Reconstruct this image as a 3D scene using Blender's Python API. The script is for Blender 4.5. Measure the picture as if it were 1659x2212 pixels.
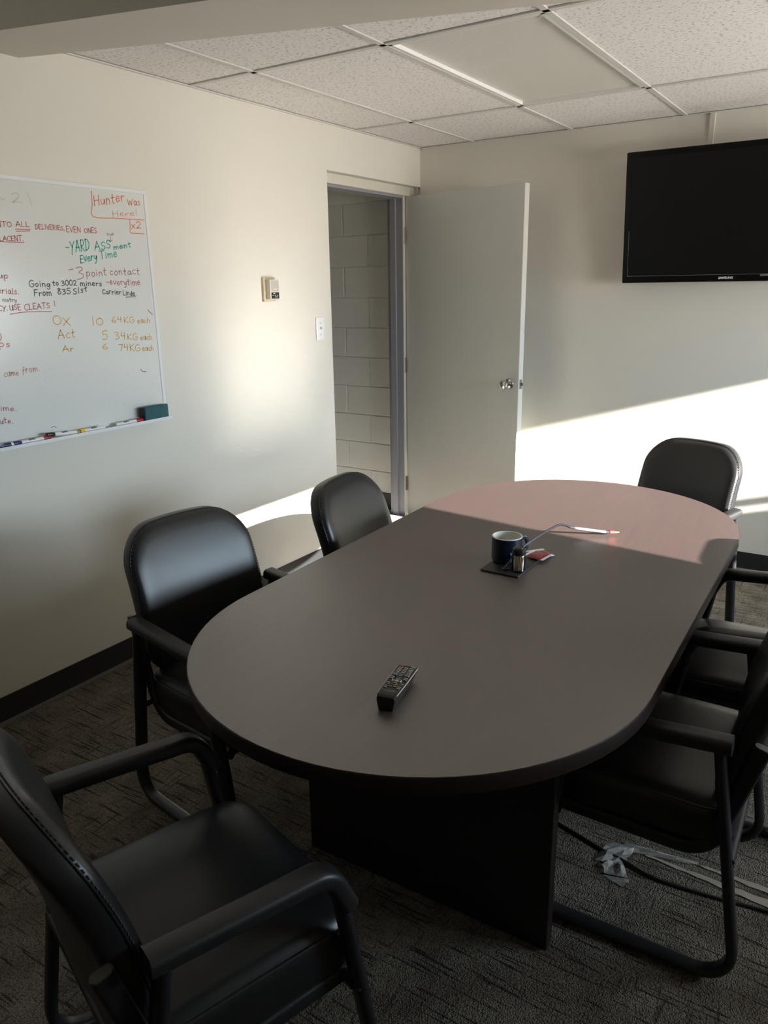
import bpy, bmesh, math, random
from mathutils import Vector, Matrix
random.seed(7)
PI = math.pi
for o in list(bpy.data.objects):
    bpy.data.objects.remove(o, do_unlink=True)
SC = bpy.context.scene
COL = SC.collection

# ------------------------------------------------------------------ camera
cam_d = bpy.data.cameras.new('camera')
cam = bpy.data.objects.new('camera', cam_d)
COL.objects.link(cam)
SC.camera = cam
cam_d.sensor_fit = 'VERTICAL'
cam_d.sensor_height = 36.0
cam_d.sensor_width = 27.0
cam_d.lens = 1651.69 / 2212 * 36.0
cam_d.clip_start = 0.02
YAW, PITCH, ROLL = -0.578, -0.2881, -0.0157
cy, sy, cp, sp = math.cos(YAW), math.sin(YAW), math.cos(PITCH), math.sin(PITCH)
F = Vector((sy * cp, cy * cp, sp)); R0 = Vector((cy, -sy, 0)); U0 = R0.cross(F)
RR = math.cos(ROLL) * R0 + math.sin(ROLL) * U0
UU = -math.sin(ROLL) * R0 + math.cos(ROLL) * U0
M = Matrix((RR, UU, -F)).transposed().to_4x4()
M.translation = Vector((2.6412, -4.5289, 1.5787))
cam.matrix_world = M

# ------------------------------------------------------------------ view, sky, sun
SC.view_settings.view_transform = 'Standard'
SC.view_settings.look = 'None'
SC.view_settings.gamma = 1.0
SC.view_settings.use_curve_mapping = False
SC.view_settings.exposure = 0.60
SC.cycles.blur_glossy = 0.0            # keep the sun's reflection off the table top as sharp as the laminate makes it
SC.cycles.sample_clamp_indirect = 0.0
W = bpy.data.worlds.new('sky'); SC.world = W
W.use_nodes = True
nt = W.node_tree; nt.nodes.clear()
n_out = nt.nodes.new('ShaderNodeOutputWorld')
n_bg = nt.nodes.new('ShaderNodeBackground')
n_tc = nt.nodes.new('ShaderNodeTexCoord')
n_sep = nt.nodes.new('ShaderNodeSeparateXYZ')
n_ramp = nt.nodes.new('ShaderNodeValToRGB')
n_map = nt.nodes.new('ShaderNodeMapRange')
n_map.inputs['From Min'].default_value = -0.04
n_map.inputs['From Max'].default_value = 0.04
nt.links.new(n_tc.outputs['Generated'], n_sep.inputs[0])
nt.links.new(n_sep.outputs['Z'], n_map.inputs['Value'])
nt.links.new(n_map.outputs[0], n_ramp.inputs[0])
n_ramp.color_ramp.elements[0].color = (0.45, 0.438, 0.41, 1)      # sunlit pale ground outside
n_ramp.color_ramp.elements[1].color = (0.36, 0.45, 0.52, 1)         # clear winter sky
nt.links.new(n_ramp.outputs[0], n_bg.inputs['Color'])
n_bg.inputs['Strength'].default_value = 30.0
nt.links.new(n_bg.outputs[0], n_out.inputs['Surface'])

RIGHT = 4.6          # x of the window wall
SUN_DIR = Vector((1.0, -0.115, 0.287)).normalized()      # towards the sun
sd = bpy.data.lights.new('sun', 'SUN')
sd.energy = 34.0
sd.angle = math.radians(0.6)
sd.color = (1.0, 0.955, 0.87)
sun = bpy.data.objects.new('sun', sd); COL.objects.link(sun)
sun.rotation_euler = SUN_DIR.to_track_quat('Z', 'Y').to_euler()
sun.location = (7, -2.5, 3)
WY0, WY1, WZ0, WZ1 = -2.427, -0.10, 1.043, 1.815         # window opening
pd = bpy.data.lights.new('window_portal', 'AREA')
pd.shape = 'RECTANGLE'; pd.size = WZ1 - WZ0; pd.size_y = WY1 - WY0
pd.cycles.is_portal = True
po = bpy.data.objects.new('window_portal', pd); COL.objects.link(po)
po.location = (RIGHT + 0.13, (WY0 + WY1) / 2, (WZ0 + WZ1) / 2)
po.rotation_euler = (0, math.radians(90), 0)

# ------------------------------------------------------------------ helpers
class MB:
    def __init__(s):
        s.v = []; s.f = []
    def add(s, verts, faces):
        o = len(s.v)
        s.v += [tuple(v) for v in verts]
        s.f += [tuple(i + o for i in f) for f in faces]
        return s
    def box(s, x0, y0, z0, x1, y1, z1):
        v = [(x0, y0, z0), (x1, y0, z0), (x1, y1, z0), (x0, y1, z0), (x0, y0, z1), (x1, y0, z1), (x1, y1, z1), (x0, y1, z1)]
        return s.add(v, [(0, 3, 2, 1), (4, 5, 6, 7), (0, 1, 5, 4), (1, 2, 6, 5), (2, 3, 7, 6), (3, 0, 4, 7)])
    def bbox(s, x0, y0, z0, x1, y1, z1, b=0.003, seg=2):
        bm = bmesh.new()
        bmesh.ops.create_cube(bm, size=1)
        for v in bm.verts:
            v.co = Vector((x0 + (v.co.x + .5) * (x1 - x0), y0 + (v.co.y + .5) * (y1 - y0), z0 + (v.co.z + .5) * (z1 - z0)))
        bmesh.ops.bevel(bm, geom=list(bm.edges), offset=b, segments=seg, profile=0.5, affect='EDGES')
        return s.bm(bm)
    def bm(s, bm):
        bm.verts.index_update()
        s.add([v.co[:] for v in bm.verts], [[v.index for v in f.verts] for f in bm.faces])
        bm.free(); return s
    def prism(s, poly, z0, z1):
        n = len(poly)
        v = [(x, y, z0) for x, y in poly] + [(x, y, z1) for x, y in poly]
        f = [tuple(range(n))[::-1], tuple(range(n, 2 * n))] + [(i, (i + 1) % n, n + (i + 1) % n, n + i) for i in range(n)]
        return s.add(v, f)
    def tube(s, pts, prof, up=(0, 0, 1), closed=False, cap=True):
        """sweep a 2D profile [(a,b)] along pts; a along side axis, b along the normal axis"""
        P = [Vector(p) for p in pts]; n = len(P); m = len(prof)
        T = []
        for i in range(n):
            if closed: t = P[(i + 1) % n] - P[i - 1]
            else: t = P[min(i + 1, n - 1)] - P[max(i - 1, 0)]
            T.append(t.normalized())
        u = Vector(up); u = (u - T[0] * u.dot(T[0]))
        if u.length < 1e-4:
            u = Vector((1, 0, 0)); u = u - T[0] * u.dot(T[0])
        u.normalize()
        vs = []
        for i in range(n):
            if i:
                u = u - T[i] * u.dot(T[i]); u.normalize()
            sd_ = T[i].cross(u)
            for a, b in prof: vs.append(P[i] + sd_ * a + u * b)
        fs = []
        for i in range(n if closed else n - 1):
            for j in range(m):
                k = (i + 1) % n
                fs.append((i * m + j, i * m + (j + 1) % m, k * m + (j + 1) % m, k * m + j))
        if cap and not closed:
            fs.append(tuple(range(m))[::-1]); fs.append(tuple((n - 1) * m + j for j in range(m)))
        return s.add(vs, fs)
    def lathe(s, prof, seg=32, c=(0, 0, 0), axis='Z', caps=True):
        """prof [(r,z)]"""
        vs = []; fs = []; m = len(prof)
        for i in range(seg):
            a = 2 * PI * i / seg
            for r, z in prof:
                x, y = r * math.cos(a), r * math.sin(a)
                if axis == 'Z': q = (c[0] + x, c[1] + y, c[2] + z)
                elif axis == 'Y': q = (c[0] + x, c[1] + z, c[2] - y)
                else: q = (c[0] + z, c[1] + x, c[2] + y)
                vs.append(q)
        for i in range(seg):
            k = (i + 1) % seg
            for j in range(m - 1):
                fs.append((i * m + j, k * m + j, k * m + j + 1, i * m + j + 1))
        if not caps: return s.add(vs, fs)
        if prof[0][0] > 1e-6: fs.append(tuple(i * m for i in range(seg))[::-1])
        if prof[-1][0] > 1e-6: fs.append(tuple(i * m + m - 1 for i in range(seg)))
        return s.add(vs, fs)
    def rings(s, R, cap0=True, cap1=True):
        m = len(R[0]); vs = []; fs = []
        for r in R: vs += r
        for i in range(len(R) - 1):
            for j in range(m):
                fs.append((i * m + j, i * m + (j + 1) % m, (i + 1) * m + (j + 1) % m, (i + 1) * m + j))
        if cap0: fs.append(tuple(range(m))[::-1])
        if cap1: fs.append(tuple((len(R) - 1) * m + j for j in range(m)))
        return s.add(vs, fs)
    def mesh(s, name, smooth=35):
        me = bpy.data.meshes.new(name)
        me.from_pydata(s.v, [], s.f)
        me.validate(); me.update()
        bm = bmesh.new(); bm.from_mesh(me)
        bmesh.ops.remove_doubles(bm, verts=bm.verts, dist=1e-6)
        bmesh.ops.recalc_face_normals(bm, faces=bm.faces)
        bm.to_mesh(me); bm.free()
        if smooth:
            for p in me.polygons: p.use_smooth = True
            me.set_sharp_from_angle(angle=math.radians(smooth))
        return me

def link(name, me, mat=None, parent=None, loc=(0, 0, 0), rot=(0, 0, 0)):
    o = bpy.data.objects.new(name, me); COL.objects.link(o)
    if mat is not None and len(me.materials) == 0: me.materials.append(mat)
    o.location = loc; o.rotation_euler = rot
    if parent is not None: o.parent = parent
    return o
def obj(name, mb, mat, parent=None, loc=(0, 0, 0), rot=(0, 0, 0), smooth=35):
    return link(name, mb.mesh(name, smooth), mat, parent, loc, rot)
def empty(name, loc=(0, 0, 0), rz=0.0):
    o = bpy.data.objects.new(name, None); COL.objects.link(o)
    o.location = loc; o.rotation_euler = (0, 0, rz); o.empty_display_size = 0.1
    return o
def tag(o, label, cat, group=None, kind=None):
    o['label'] = label; o['category'] = cat
    if group: o['group'] = group
    if kind: o['kind'] = kind
    return o
def struct(o, label, cat): return tag(o, label, cat, None, 'structure')
def copy_tree(o, parent=None):
    c = o.copy(); COL.objects.link(c)
    if parent is not None: c.parent = parent
    for ch in list(o.children): copy_tree(ch, c)
    return c
def rrect(w, h, r, n=4):
    """rounded rectangle outline centred at 0 (ccw)"""
    r = max(min(r, w / 2 - 1e-5, h / 2 - 1e-5), 1e-5); o = []
    for cx, cy_, a0 in ((w / 2 - r, h / 2 - r, 0), (-w / 2 + r, h / 2 - r, PI / 2), (-w / 2 + r, -h / 2 + r, PI), (w / 2 - r, -h / 2 + r, 1.5 * PI)):
        for i in range(n + 1):
            a = a0 + PI / 2 * i / n
            o.append((cx + r * math.cos(a), cy_ + r * math.sin(a)))
    return o
def circ(r, n=12, ry=None):
    ry = r if ry is None else ry
    return [(r * math.cos(2 * PI * i / n), ry * math.sin(2 * PI * i / n)) for i in range(n)]
def fillet(pts, rad, n=6):
    """round the inner corners of a 3D polyline; rad is a number or list"""
    P = [Vector(p) for p in pts]; out = [P[0]]
    for i in range(1, len(P) - 1):
        r = rad[i - 1] if isinstance(rad, (list, tuple)) else rad
        a = (P[i - 1] - P[i]).normalized(); b = (P[i + 1] - P[i]).normalized()
        ang = a.angle(b)
        if r <= 0 or ang > PI - 1e-3: out.append(P[i]); continue
        d = min(r / math.tan(ang / 2), (P[i - 1] - P[i]).length * .49, (P[i + 1] - P[i]).length * .49)
        s, e = P[i] + a * d, P[i] + b * d
        rr = d * math.tan(ang / 2); c = P[i] + (a + b).normalized() * (rr / math.sin(ang / 2))
        v0, v1 = s - c, e - c; tot = v0.angle(v1); ax = v0.cross(v1).normalized()
        for k in range(n + 1):
            out.append(c + Matrix.Rotation(tot * k / n, 3, ax) @ v0)
    out.append(P[-1]); return out
def smoothline(pts, n=6):
    P = [Vector(p) for p in pts]; out = []
    for i in range(len(P) - 1):
        p0 = P[max(i - 1, 0)]; p1 = P[i]; p2 = P[i + 1]; p3 = P[min(i + 2, len(P) - 1)]
        for k in range(n):
            t = k / n
            out.append(.5 * ((2 * p1) + (p2 - p0) * t + (2 * p0 - 5 * p1 + 4 * p2 - p3) * t * t + (3 * p1 - p0 - 3 * p2 + p3) * t ** 3))
    out.append(P[-1]); return out
def pillow(mb, w, d, prof, r, fn, n=8, inner=6):
    """cushion from stacked rounded-rect rings; prof = [(inset, z)] bottom to top; fn maps (x,y,z) -> point"""
    R = []
    def ring(ins, z):
        return [tuple(fn(x, y, z)) for x, y in refine(rrect(w - 2 * ins, d - 2 * ins, max(r - ins, .004), n))]
    for ins, z in prof: R.append(ring(ins, z))
    ins, z = prof[-1]; m = min(w, d) / 2
    for k in range(1, inner + 1): R.append(ring(ins + (m - ins - .002) * k / inner, z))
    ins, z = prof[0]; R0_ = []
    for k in range(3, 0, -1): R0_.append(ring(ins + (m - ins - .002) * k / 3, z))
    mb.rings(R0_ + R); return mb
def refine(poly, seg=8):
    """add points on the long straight edges"""
    o = []; n = len(poly)
    for i in range(n):
        a, b = poly[i], poly[(i + 1) % n]; o.append(a)
        L = math.hypot(b[0] - a[0], b[1] - a[1])
        if (i + 1) % (n // 4) == 0:
            for k in range(1, seg): o.append((a[0] + (b[0] - a[0]) * k / seg, a[1] + (b[1] - a[1]) * k / seg))
    return o
def text_mesh(name, body, size, bold=0.0):
    cu = bpy.data.curves.new(name, 'FONT'); cu.body = body; cu.size = size
    cu.align_x = 'CENTER'; cu.align_y = 'CENTER'; cu.extrude = 0.0002; cu.offset = bold; cu.resolution_u = 3
    t = bpy.data.objects.new(name, cu); COL.objects.link(t)
    bpy.context.view_layer.update()
    me = bpy.data.meshes.new_from_object(t.evaluated_get(bpy.context.evaluated_depsgraph_get()))
    bpy.data.objects.remove(t, do_unlink=True); me.name = name
    me.materials.clear()
    return me

# ------------------------------------------------------------------ materials
def mat(name, col, rough=0.5, metal=0.0, spec=0.5, bump=None, vary=None, coat=0.0, trans=0.0, ior=1.5):
    """bump = (scale, strength, distance); vary = (scale, amount)"""
    m = bpy.data.materials.new(name); m.use_nodes = True
    N = m.node_tree; b = N.nodes['Principled BSDF']
    b.inputs['Base Color'].default_value = (*col, 1); b.inputs['Roughness'].default_value = rough
    b.inputs['Metallic'].default_value = metal; b.inputs['Specular IOR Level'].default_value = spec
    b.inputs['Coat Weight'].default_value = coat; b.inputs['Transmission Weight'].default_value = trans
    b.inputs['IOR'].default_value = ior
    if bump or vary:
        tc = N.nodes.new('ShaderNodeTexCoord')
    if vary:
        nz = N.nodes.new('ShaderNodeTexNoise'); nz.inputs['Scale'].default_value = vary[0]; nz.inputs['Detail'].default_value = 4
        N.links.new(tc.outputs['Object'], nz.inputs['Vector'])
        mx = N.nodes.new('ShaderNodeMix'); mx.data_type = 'RGBA'
        mx.inputs[6].default_value = (*[c * (1 - vary[1]) for c in col], 1)
        mx.inputs[7].default_value = (*[min(c * (1 + vary[1]), 1) for c in col], 1)
        N.links.new(nz.outputs['Fac'], mx.inputs[0]); N.links.new(mx.outputs[2], b.inputs['Base Color'])
    if bump:
        nb = N.nodes.new('ShaderNodeTexNoise'); nb.inputs['Scale'].default_value = bump[0]; nb.inputs['Detail'].default_value = 3
        N.links.new(tc.outputs['Object'], nb.inputs['Vector'])
        bp = N.nodes.new('ShaderNodeBump'); bp.inputs['Strength'].default_value = bump[1]; bp.inputs['Distance'].default_value = bump[2]
        N.links.new(nb.outputs['Fac'], bp.inputs['Height']); N.links.new(bp.outputs[0], b.inputs['Normal'])
    return m

def nodes(m): return m.node_tree, m.node_tree.nodes['Principled BSDF']

WALLC = (0.73, 0.695, 0.62)
M_wall = mat('painted_drywall', WALLC, 0.55, bump=(220, .25, .001), vary=(1.3, .03))
def scuffs(m, scale=(1, 1, 1)):
    """faint grey scuff marks on the low part of a painted wall"""
    N, b = nodes(m)
    src = b.inputs['Base Color'].links[0].from_socket
    tc = N.nodes.new('ShaderNodeTexCoord'); mp = N.nodes.new('ShaderNodeMapping'); mp.inputs['Scale'].default_value = scale
    nz = N.nodes.new('ShaderNodeTexNoise'); nz.inputs['Scale'].default_value = 3.0; nz.inputs['Detail'].default_value = 6; nz.inputs['Roughness'].default_value = .7
    N.links.new(tc.outputs['Object'], mp.inputs[0]); N.links.new(mp.outputs[0], nz.inputs['Vector'])
    mr = N.nodes.new('ShaderNodeMapRange'); mr.inputs[1].default_value = .70; mr.inputs[2].default_value = .76; mr.inputs[4].default_value = .22
    N.links.new(nz.outputs['Fac'], mr.inputs[0])
    sx = N.nodes.new('ShaderNodeSeparateXYZ'); N.links.new(tc.outputs['Object'], sx.inputs[0])
    hz = N.nodes.new('ShaderNodeMapRange'); hz.inputs[1].default_value = .8; hz.inputs[2].default_value = 1.0; hz.inputs[3].default_value = 1; hz.inputs[4].default_value = 0
    N.links.new(sx.outputs['Z'], hz.inputs[0])
    ml = N.nodes.new('ShaderNodeMath'); ml.operation = 'MULTIPLY'
    N.links.new(mr.outputs[0], ml.inputs[0]); N.links.new(hz.outputs[0], ml.inputs[1])
    mx = N.nodes.new('ShaderNodeMix'); mx.data_type = 'RGBA'
    N.links.new(ml.outputs[0], mx.inputs[0]); N.links.new(src, mx.inputs[6]); mx.inputs[7].default_value = (.2, .2, .19, 1)
    N.links.new(mx.outputs[2], b.inputs['Base Color'])
scuffs(M_wall, (2.0, 2.0, 9.0))
M_soffit = mat('soffit_paint', (0.68, 0.64, 0.565), 0.6, bump=(220, .2, .001))
M_white = mat('white_enamel', (0.80, 0.79, 0.76), 0.4)
M_grid = mat('ceiling_grid_white', (0.70, 0.68, 0.64), 0.45)
M_dark = mat('black_rubber_base', (0.013, 0.014, 0.015), 0.5, bump=(40, .2, .001))
M_strip = mat('grey_floor_trim', (0.15, 0.145, 0.13), 0.5)
M_door = mat('grey_door_paint', (0.62, 0.62, 0.585), 0.42, bump=(160, .12, .0008))
M_doored = mat('door_edge_paint', (0.66, 0.645, 0.60), 0.5)
M_frame = mat('cream_frame_paint', (0.66, 0.625, 0.535), 0.4)
M_jamb = mat('shaded_frame_paint', (0.30, 0.295, 0.32), 0.4)  # shade on the jambs and head stop is put into this grey
M_block = mat('painted_block', (0.64, 0.63, 0.585), 0.55, bump=(90, .5, .003))
M_mortar = mat('light_catching_mortar', (0.80, 0.785, 0.73), 0.6)  # lighter than the blocks: light caught by the joints is put into the colour
M_steel = mat('brushed_steel', (0.55, 0.54, 0.52), 0.22, 1.0)
M_brass = mat('hinge_steel', (0.33, 0.28, 0.22), 0.35, 1.0)
M_metal = mat('black_powder_coat', (0.016, 0.016, 0.018), 0.38, vary=(30, .3))
M_leather = mat('black_vinyl', (0.014, 0.014, 0.015), 0.36, bump=(320, .18, .0006), spec=.55)
M_cap = mat('grey_tube_cap', (0.09, 0.085, 0.07), 0.45)
M_thread = mat('stitching_thread', (0.05, 0.05, 0.052), 0.6)
M_armpad = mat('black_arm_plastic', (0.018, 0.018, 0.019), 0.42, bump=(400, .15, .0004))
M_blk = mat('black_plastic', (0.012, 0.012, 0.012), 0.35)
M_gloss = mat('gloss_black_bezel', (0.004, 0.004, 0.004), 0.12)
M_screen = mat('screen_panel', (0.006, 0.006, 0.006), 0.32, spec=.3)
M_silver = mat('silver_trim', (0.55, 0.55, 0.56), 0.3, .9)
M_print = mat('white_print', (0.75, 0.75, 0.75), 0.5)
M_board = mat('whiteboard_steel', (0.70, 0.705, 0.68), 0.22, vary=(2.5, .02))
M_alu = mat('white_alu_frame', (0.78, 0.78, 0.79), 0.35)
M_navy = mat('navy_glaze', (0.008, 0.014, 0.035), 0.25)
M_ceram = mat('white_glaze', (0.78, 0.75, 0.68), 0.18)
M_wood = mat('toothpick_wood', (0.62, 0.42, 0.22), 0.6)
M_pet = mat('clear_plastic', (0.92, 0.94, 0.96), 0.06, trans=1.0, ior=1.3)
M_cable = mat('grey_cable', (0.10, 0.10, 0.105), 0.4)
M_red = mat('red_plastic', (0.55, 0.03, 0.03), 0.4)
M_gold = mat('gold_plug', (0.85, 0.55, 0.18), 0.25, 1.0)
M_redfoil = mat('dark_red_foil', (0.24, 0.012, 0.02), 0.3, bump=(300, .4, .001))
M_pinkprint = mat('pink_print', (0.75, 0.30, 0.32), 0.5)
M_foilw = mat('white_foil', (0.82, 0.80, 0.80), 0.35)
M_beige = mat('almond_plastic', (0.62, 0.52, 0.33), 0.4)
M_beigel = mat('light_almond_plastic', (0.70, 0.66, 0.55), 0.4)
M_switch = mat('white_switch', (0.84, 0.84, 0.83), 0.35)
M_wglass = None

def thin_glass(name, tint=(1, 1, 1), fac=0.08, rough=0.02):
    m = bpy.data.materials.new(name); m.use_nodes = True; N = m.node_tree; N.nodes.clear()
    o = N.nodes.new('ShaderNodeOutputMaterial'); mx = N.nodes.new('ShaderNodeMixShader')
    t = N.nodes.new('ShaderNodeBsdfTransparent'); g = N.nodes.new('ShaderNodeBsdfGlossy')
    t.inputs[0].default_value = (*tint, 1); g.inputs['Roughness'].default_value = rough
    fr = N.nodes.new('ShaderNodeFresnel'); fr.inputs[0].default_value = 1.45
    N.links.new(fr.outputs[0], mx.inputs[0]); N.links.new(t.outputs[0], mx.inputs[1]); N.links.new(g.outputs[0], mx.inputs[2])
    N.links.new(mx.outputs[0], o.inputs[0]); return m
M_wglass = thin_glass('window_glass')
M_film = thin_glass('clear_wrap_film', (.985, .98, .97), rough=.10)
_N = M_film.node_tree; _o = _N.nodes['Material Output']; _src = _o.inputs[0].links[0].from_socket
_d = _N.nodes.new('ShaderNodeBsdfDiffuse'); _d.inputs[0].default_value = (.75, .72, .68, 1)
_m = _N.nodes.new('ShaderNodeMixShader'); _m.inputs[0].default_value = .26
_N.links.new(_src, _m.inputs[1]); _N.links.new(_d.outputs[0], _m.inputs[2]); _N.links.new(_m.outputs[0], _o.inputs[0])
M_bottle = thin_glass('clear_bottle_plastic', (.93, .94, .95), rough=.05)

# ceiling tile: white mineral fibre with dark pits
M_tile = mat('mineral_fibre_tile', (0.90, 0.87, 0.845), 0.8)
N, b = nodes(M_tile)
tc = N.nodes.new('ShaderNodeTexCoord')
vo = N.nodes.new('ShaderNodeTexNoise'); vo.inputs['Scale'].default_value = 75; vo.inputs['Detail'].default_value = 2.5; vo.inputs['Roughness'].default_value = .6
N.links.new(tc.outputs['Object'], vo.inputs['Vector'])
rp = N.nodes.new('ShaderNodeValToRGB'); rp.color_ramp.elements[0].position = .33; rp.color_ramp.elements[1].position = .45
rp.color_ramp.elements[0].color = (.55, .51, .48, 1); rp.color_ramp.elements[1].color = (0.90, 0.87, 0.845, 1)
N.links.new(vo.outputs['Fac'], rp.inputs[0]); N.links.new(rp.outputs[0], b.inputs['Base Color'])
bp = N.nodes.new('ShaderNodeBump'); bp.inputs['Strength'].default_value = .5; bp.inputs['Distance'].default_value = .003
N.links.new(rp.outputs[0], bp.inputs['Height']); N.links.new(bp.outputs[0], b.inputs['Normal'])

# prismatic lens of the ceiling light (switched off)
M_lens = mat('prismatic_lens', (0.74, 0.72, 0.665), 0.35)
N, b = nodes(M_lens)
tc = N.nodes.new('ShaderNodeTexCoord'); mp = N.nodes.new('ShaderNodeMapping'); mp.inputs['Rotation'].default_value = (0, 0, PI / 4)
N.links.new(tc.outputs['Object'], mp.inputs[0])
ck = N.nodes.new('ShaderNodeTexVoronoi'); ck.inputs['Scale'].default_value = 130; ck.inputs['Randomness'].default_value = 0.0
N.links.new(mp.outputs[0], ck.inputs['Vector'])
bp = N.nodes.new('ShaderNodeBump'); bp.inputs['Strength'].default_value = .5; bp.inputs['Distance'].default_value = .002
N.links.new(ck.outputs['Distance'], bp.inputs['Height']); N.links.new(bp.outputs[0], b.inputs['Normal'])

# table laminate: dark reddish mahogany with grain along the table
M_table = mat('mahogany_laminate', (0.055, 0.026, 0.022), 0.45, spec=.5, ior=2.75)
N, b = nodes(M_table)
tc = N.nodes.new('ShaderNodeTexCoord'); mp = N.nodes.new('ShaderNodeMapping'); mp.inputs['Scale'].default_value = (110, 3.0, 110)
N.links.new(tc.outputs['Object'], mp.inputs[0])
nz = N.nodes.new('ShaderNodeTexNoise'); nz.inputs['Scale'].default_value = 1.6; nz.inputs['Detail'].default_value = 6; nz.inputs['Roughness'].default_value = .65
N.links.new(mp.outputs[0], nz.inputs['Vector'])
rp = N.nodes.new('ShaderNodeValToRGB')
rp.color_ramp.elements[0].position = .3; rp.color_ramp.elements[0].color = (.030, .0115, .0095, 1)
rp.color_ramp.elements[1].position = .72; rp.color_ramp.elements[1].color = (.064, .0255, .021, 1)
N.links.new(nz.outputs['Fac'], rp.inputs[0])
# fine scratches
mp2 = N.nodes.new('ShaderNodeMapping'); mp2.inputs['Rotation'].default_value = (0, 0, .5); mp2.inputs['Scale'].default_value = (9, 60, 9)
N.links.new(tc.outputs['Object'], mp2.inputs[0])
sn = N.nodes.new('ShaderNodeTexNoise'); sn.inputs['Scale'].default_value = 1.2; sn.inputs['Detail'].default_value = 5; sn.inputs['Roughness'].default_value = .75
N.links.new(mp2.outputs[0], sn.inputs['Vector'])
mr = N.nodes.new('ShaderNodeMapRange'); mr.inputs[1].default_value = .70; mr.inputs[2].default_value = .80; mr.inputs[4].default_value = .5
N.links.new(sn.outputs['Fac'], mr.inputs[0])
mx = N.nodes.new('ShaderNodeMix'); mx.data_type = 'RGBA'
N.links.new(mr.outputs[0], mx.inputs[0]); N.links.new(rp.outputs[0], mx.inputs[6]); mx.inputs[7].default_value = (.16, .10, .085, 1)
N.links.new(mx.outputs[2], b.inputs['Base Color'])
bp = N.nodes.new('ShaderNodeBump'); bp.inputs['Strength'].default_value = .02; bp.inputs['Distance'].default_value = .0006
N.links.new(nz.outputs['Fac'], bp.inputs['Height']); N.links.new(bp.outputs[0], b.inputs['Normal'])
M_tedge = mat('mahogany_edge', (0.018, 0.010, 0.0095), 0.35)
M_tbase = mat('mahogany_base', (0.016, 0.009, 0.0085), 0.45)

# carpet: brown loop pile with dark broken lines both ways
M_carpet = mat('loop_pile_carpet', (0.13, 0.105, 0.08), 0.95, spec=.1)
N, b = nodes(M_carpet)
tc = N.nodes.new('ShaderNodeTexCoord')
def stretched(scale, lo, hi, rot=0.0, sc=1.0, det=2.0):
    mp = N.nodes.new('ShaderNodeMapping'); mp.inputs['Scale'].default_value = scale; mp.inputs['Rotation'].default_value = (0, 0, rot)
    N.links.new(tc.outputs['Object'], mp.inputs[0])
    nz = N.nodes.new('ShaderNodeTexNoise'); nz.inputs['Scale'].default_value = sc; nz.inputs['Detail'].default_value = det
    N.links.new(mp.outputs[0], nz.inputs['Vector'])
    mr = N.nodes.new('ShaderNodeMapRange'); mr.inputs[1].default_value = lo; mr.inputs[2].default_value = hi
    N.links.new(nz.outputs['Fac'], mr.inputs[0]); return mr.outputs[0]
base = N.nodes.new('ShaderNodeTexNoise'); base.inputs['Scale'].default_value = 9; base.inputs['Detail'].default_value = 3
N.links.new(tc.outputs['Object'], base.inputs['Vector'])
c0 = N.nodes.new('ShaderNodeValToRGB')
c0.color_ramp.elements[0].position = .3; c0.color_ramp.elements[0].color = (.175, .142, .110, 1)
c0.color_ramp.elements[1].position = .7; c0.color_ramp.elements[1].color = (.30, .258, .205, 1)
N.links.new(base.outputs['Fac'], c0.inputs[0])
lx = stretched((6, 120, 1), .575, .64)
ly = stretched((80, 7, 1), .60, .70)
ww = stretched((5, 5, 1), .42, .62, sc=1.3)
m1 = N.nodes.new('ShaderNodeMath'); m1.operation = 'MULTIPLY'; N.links.new(ly, m1.inputs[0]); m1.inputs[1].default_value = .75
m2 = N.nodes.new('ShaderNodeMath'); m2.operation = 'MAXIMUM'; N.links.new(lx, m2.inputs[0]); N.links.new(m1.outputs[0], m2.inputs[1])
mx = N.nodes.new('ShaderNodeMix'); mx.data_type = 'RGBA'
N.links.new(m2.outputs[0], mx.inputs[0]); N.links.new(c0.outputs[0], mx.inputs[6]); mx.inputs[7].default_value = (.070, .055, .044, 1)
# loop-scale speckle
vz = N.nodes.new('ShaderNodeTexVoronoi'); vz.inputs['Scale'].default_value = 260
N.links.new(tc.outputs['Object'], vz.inputs['Vector'])
sp_ = N.nodes.new('ShaderNodeMapRange'); sp_.inputs[1].default_value = 0; sp_.inputs[2].default_value = .8; sp_.inputs[3].default_value = 1.25; sp_.inputs[4].default_value = .45
N.links.new(vz.outputs['Distance'], sp_.inputs[0])
vm = N.nodes.new('ShaderNodeVectorMath'); vm.operation = 'SCALE'
N.links.new(mx.outputs[2], vm.inputs[0]); N.links.new(sp_.outputs[0], vm.inputs['Scale'])
N.links.new(vm.outputs[0], b.inputs['Base Color'])
bp = N.nodes.new('ShaderNodeBump'); bp.inputs['Strength'].default_value = .9; bp.inputs['Distance'].default_value = .004; bp.invert = True
N.links.new(vz.outputs['Distance'], bp.inputs['Height']); N.links.new(bp.outputs[0], b.inputs['Normal'])
M_mat = mat('corridor_vinyl', (0.28, 0.27, 0.25), 0.45, vary=(6, .15))

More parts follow.
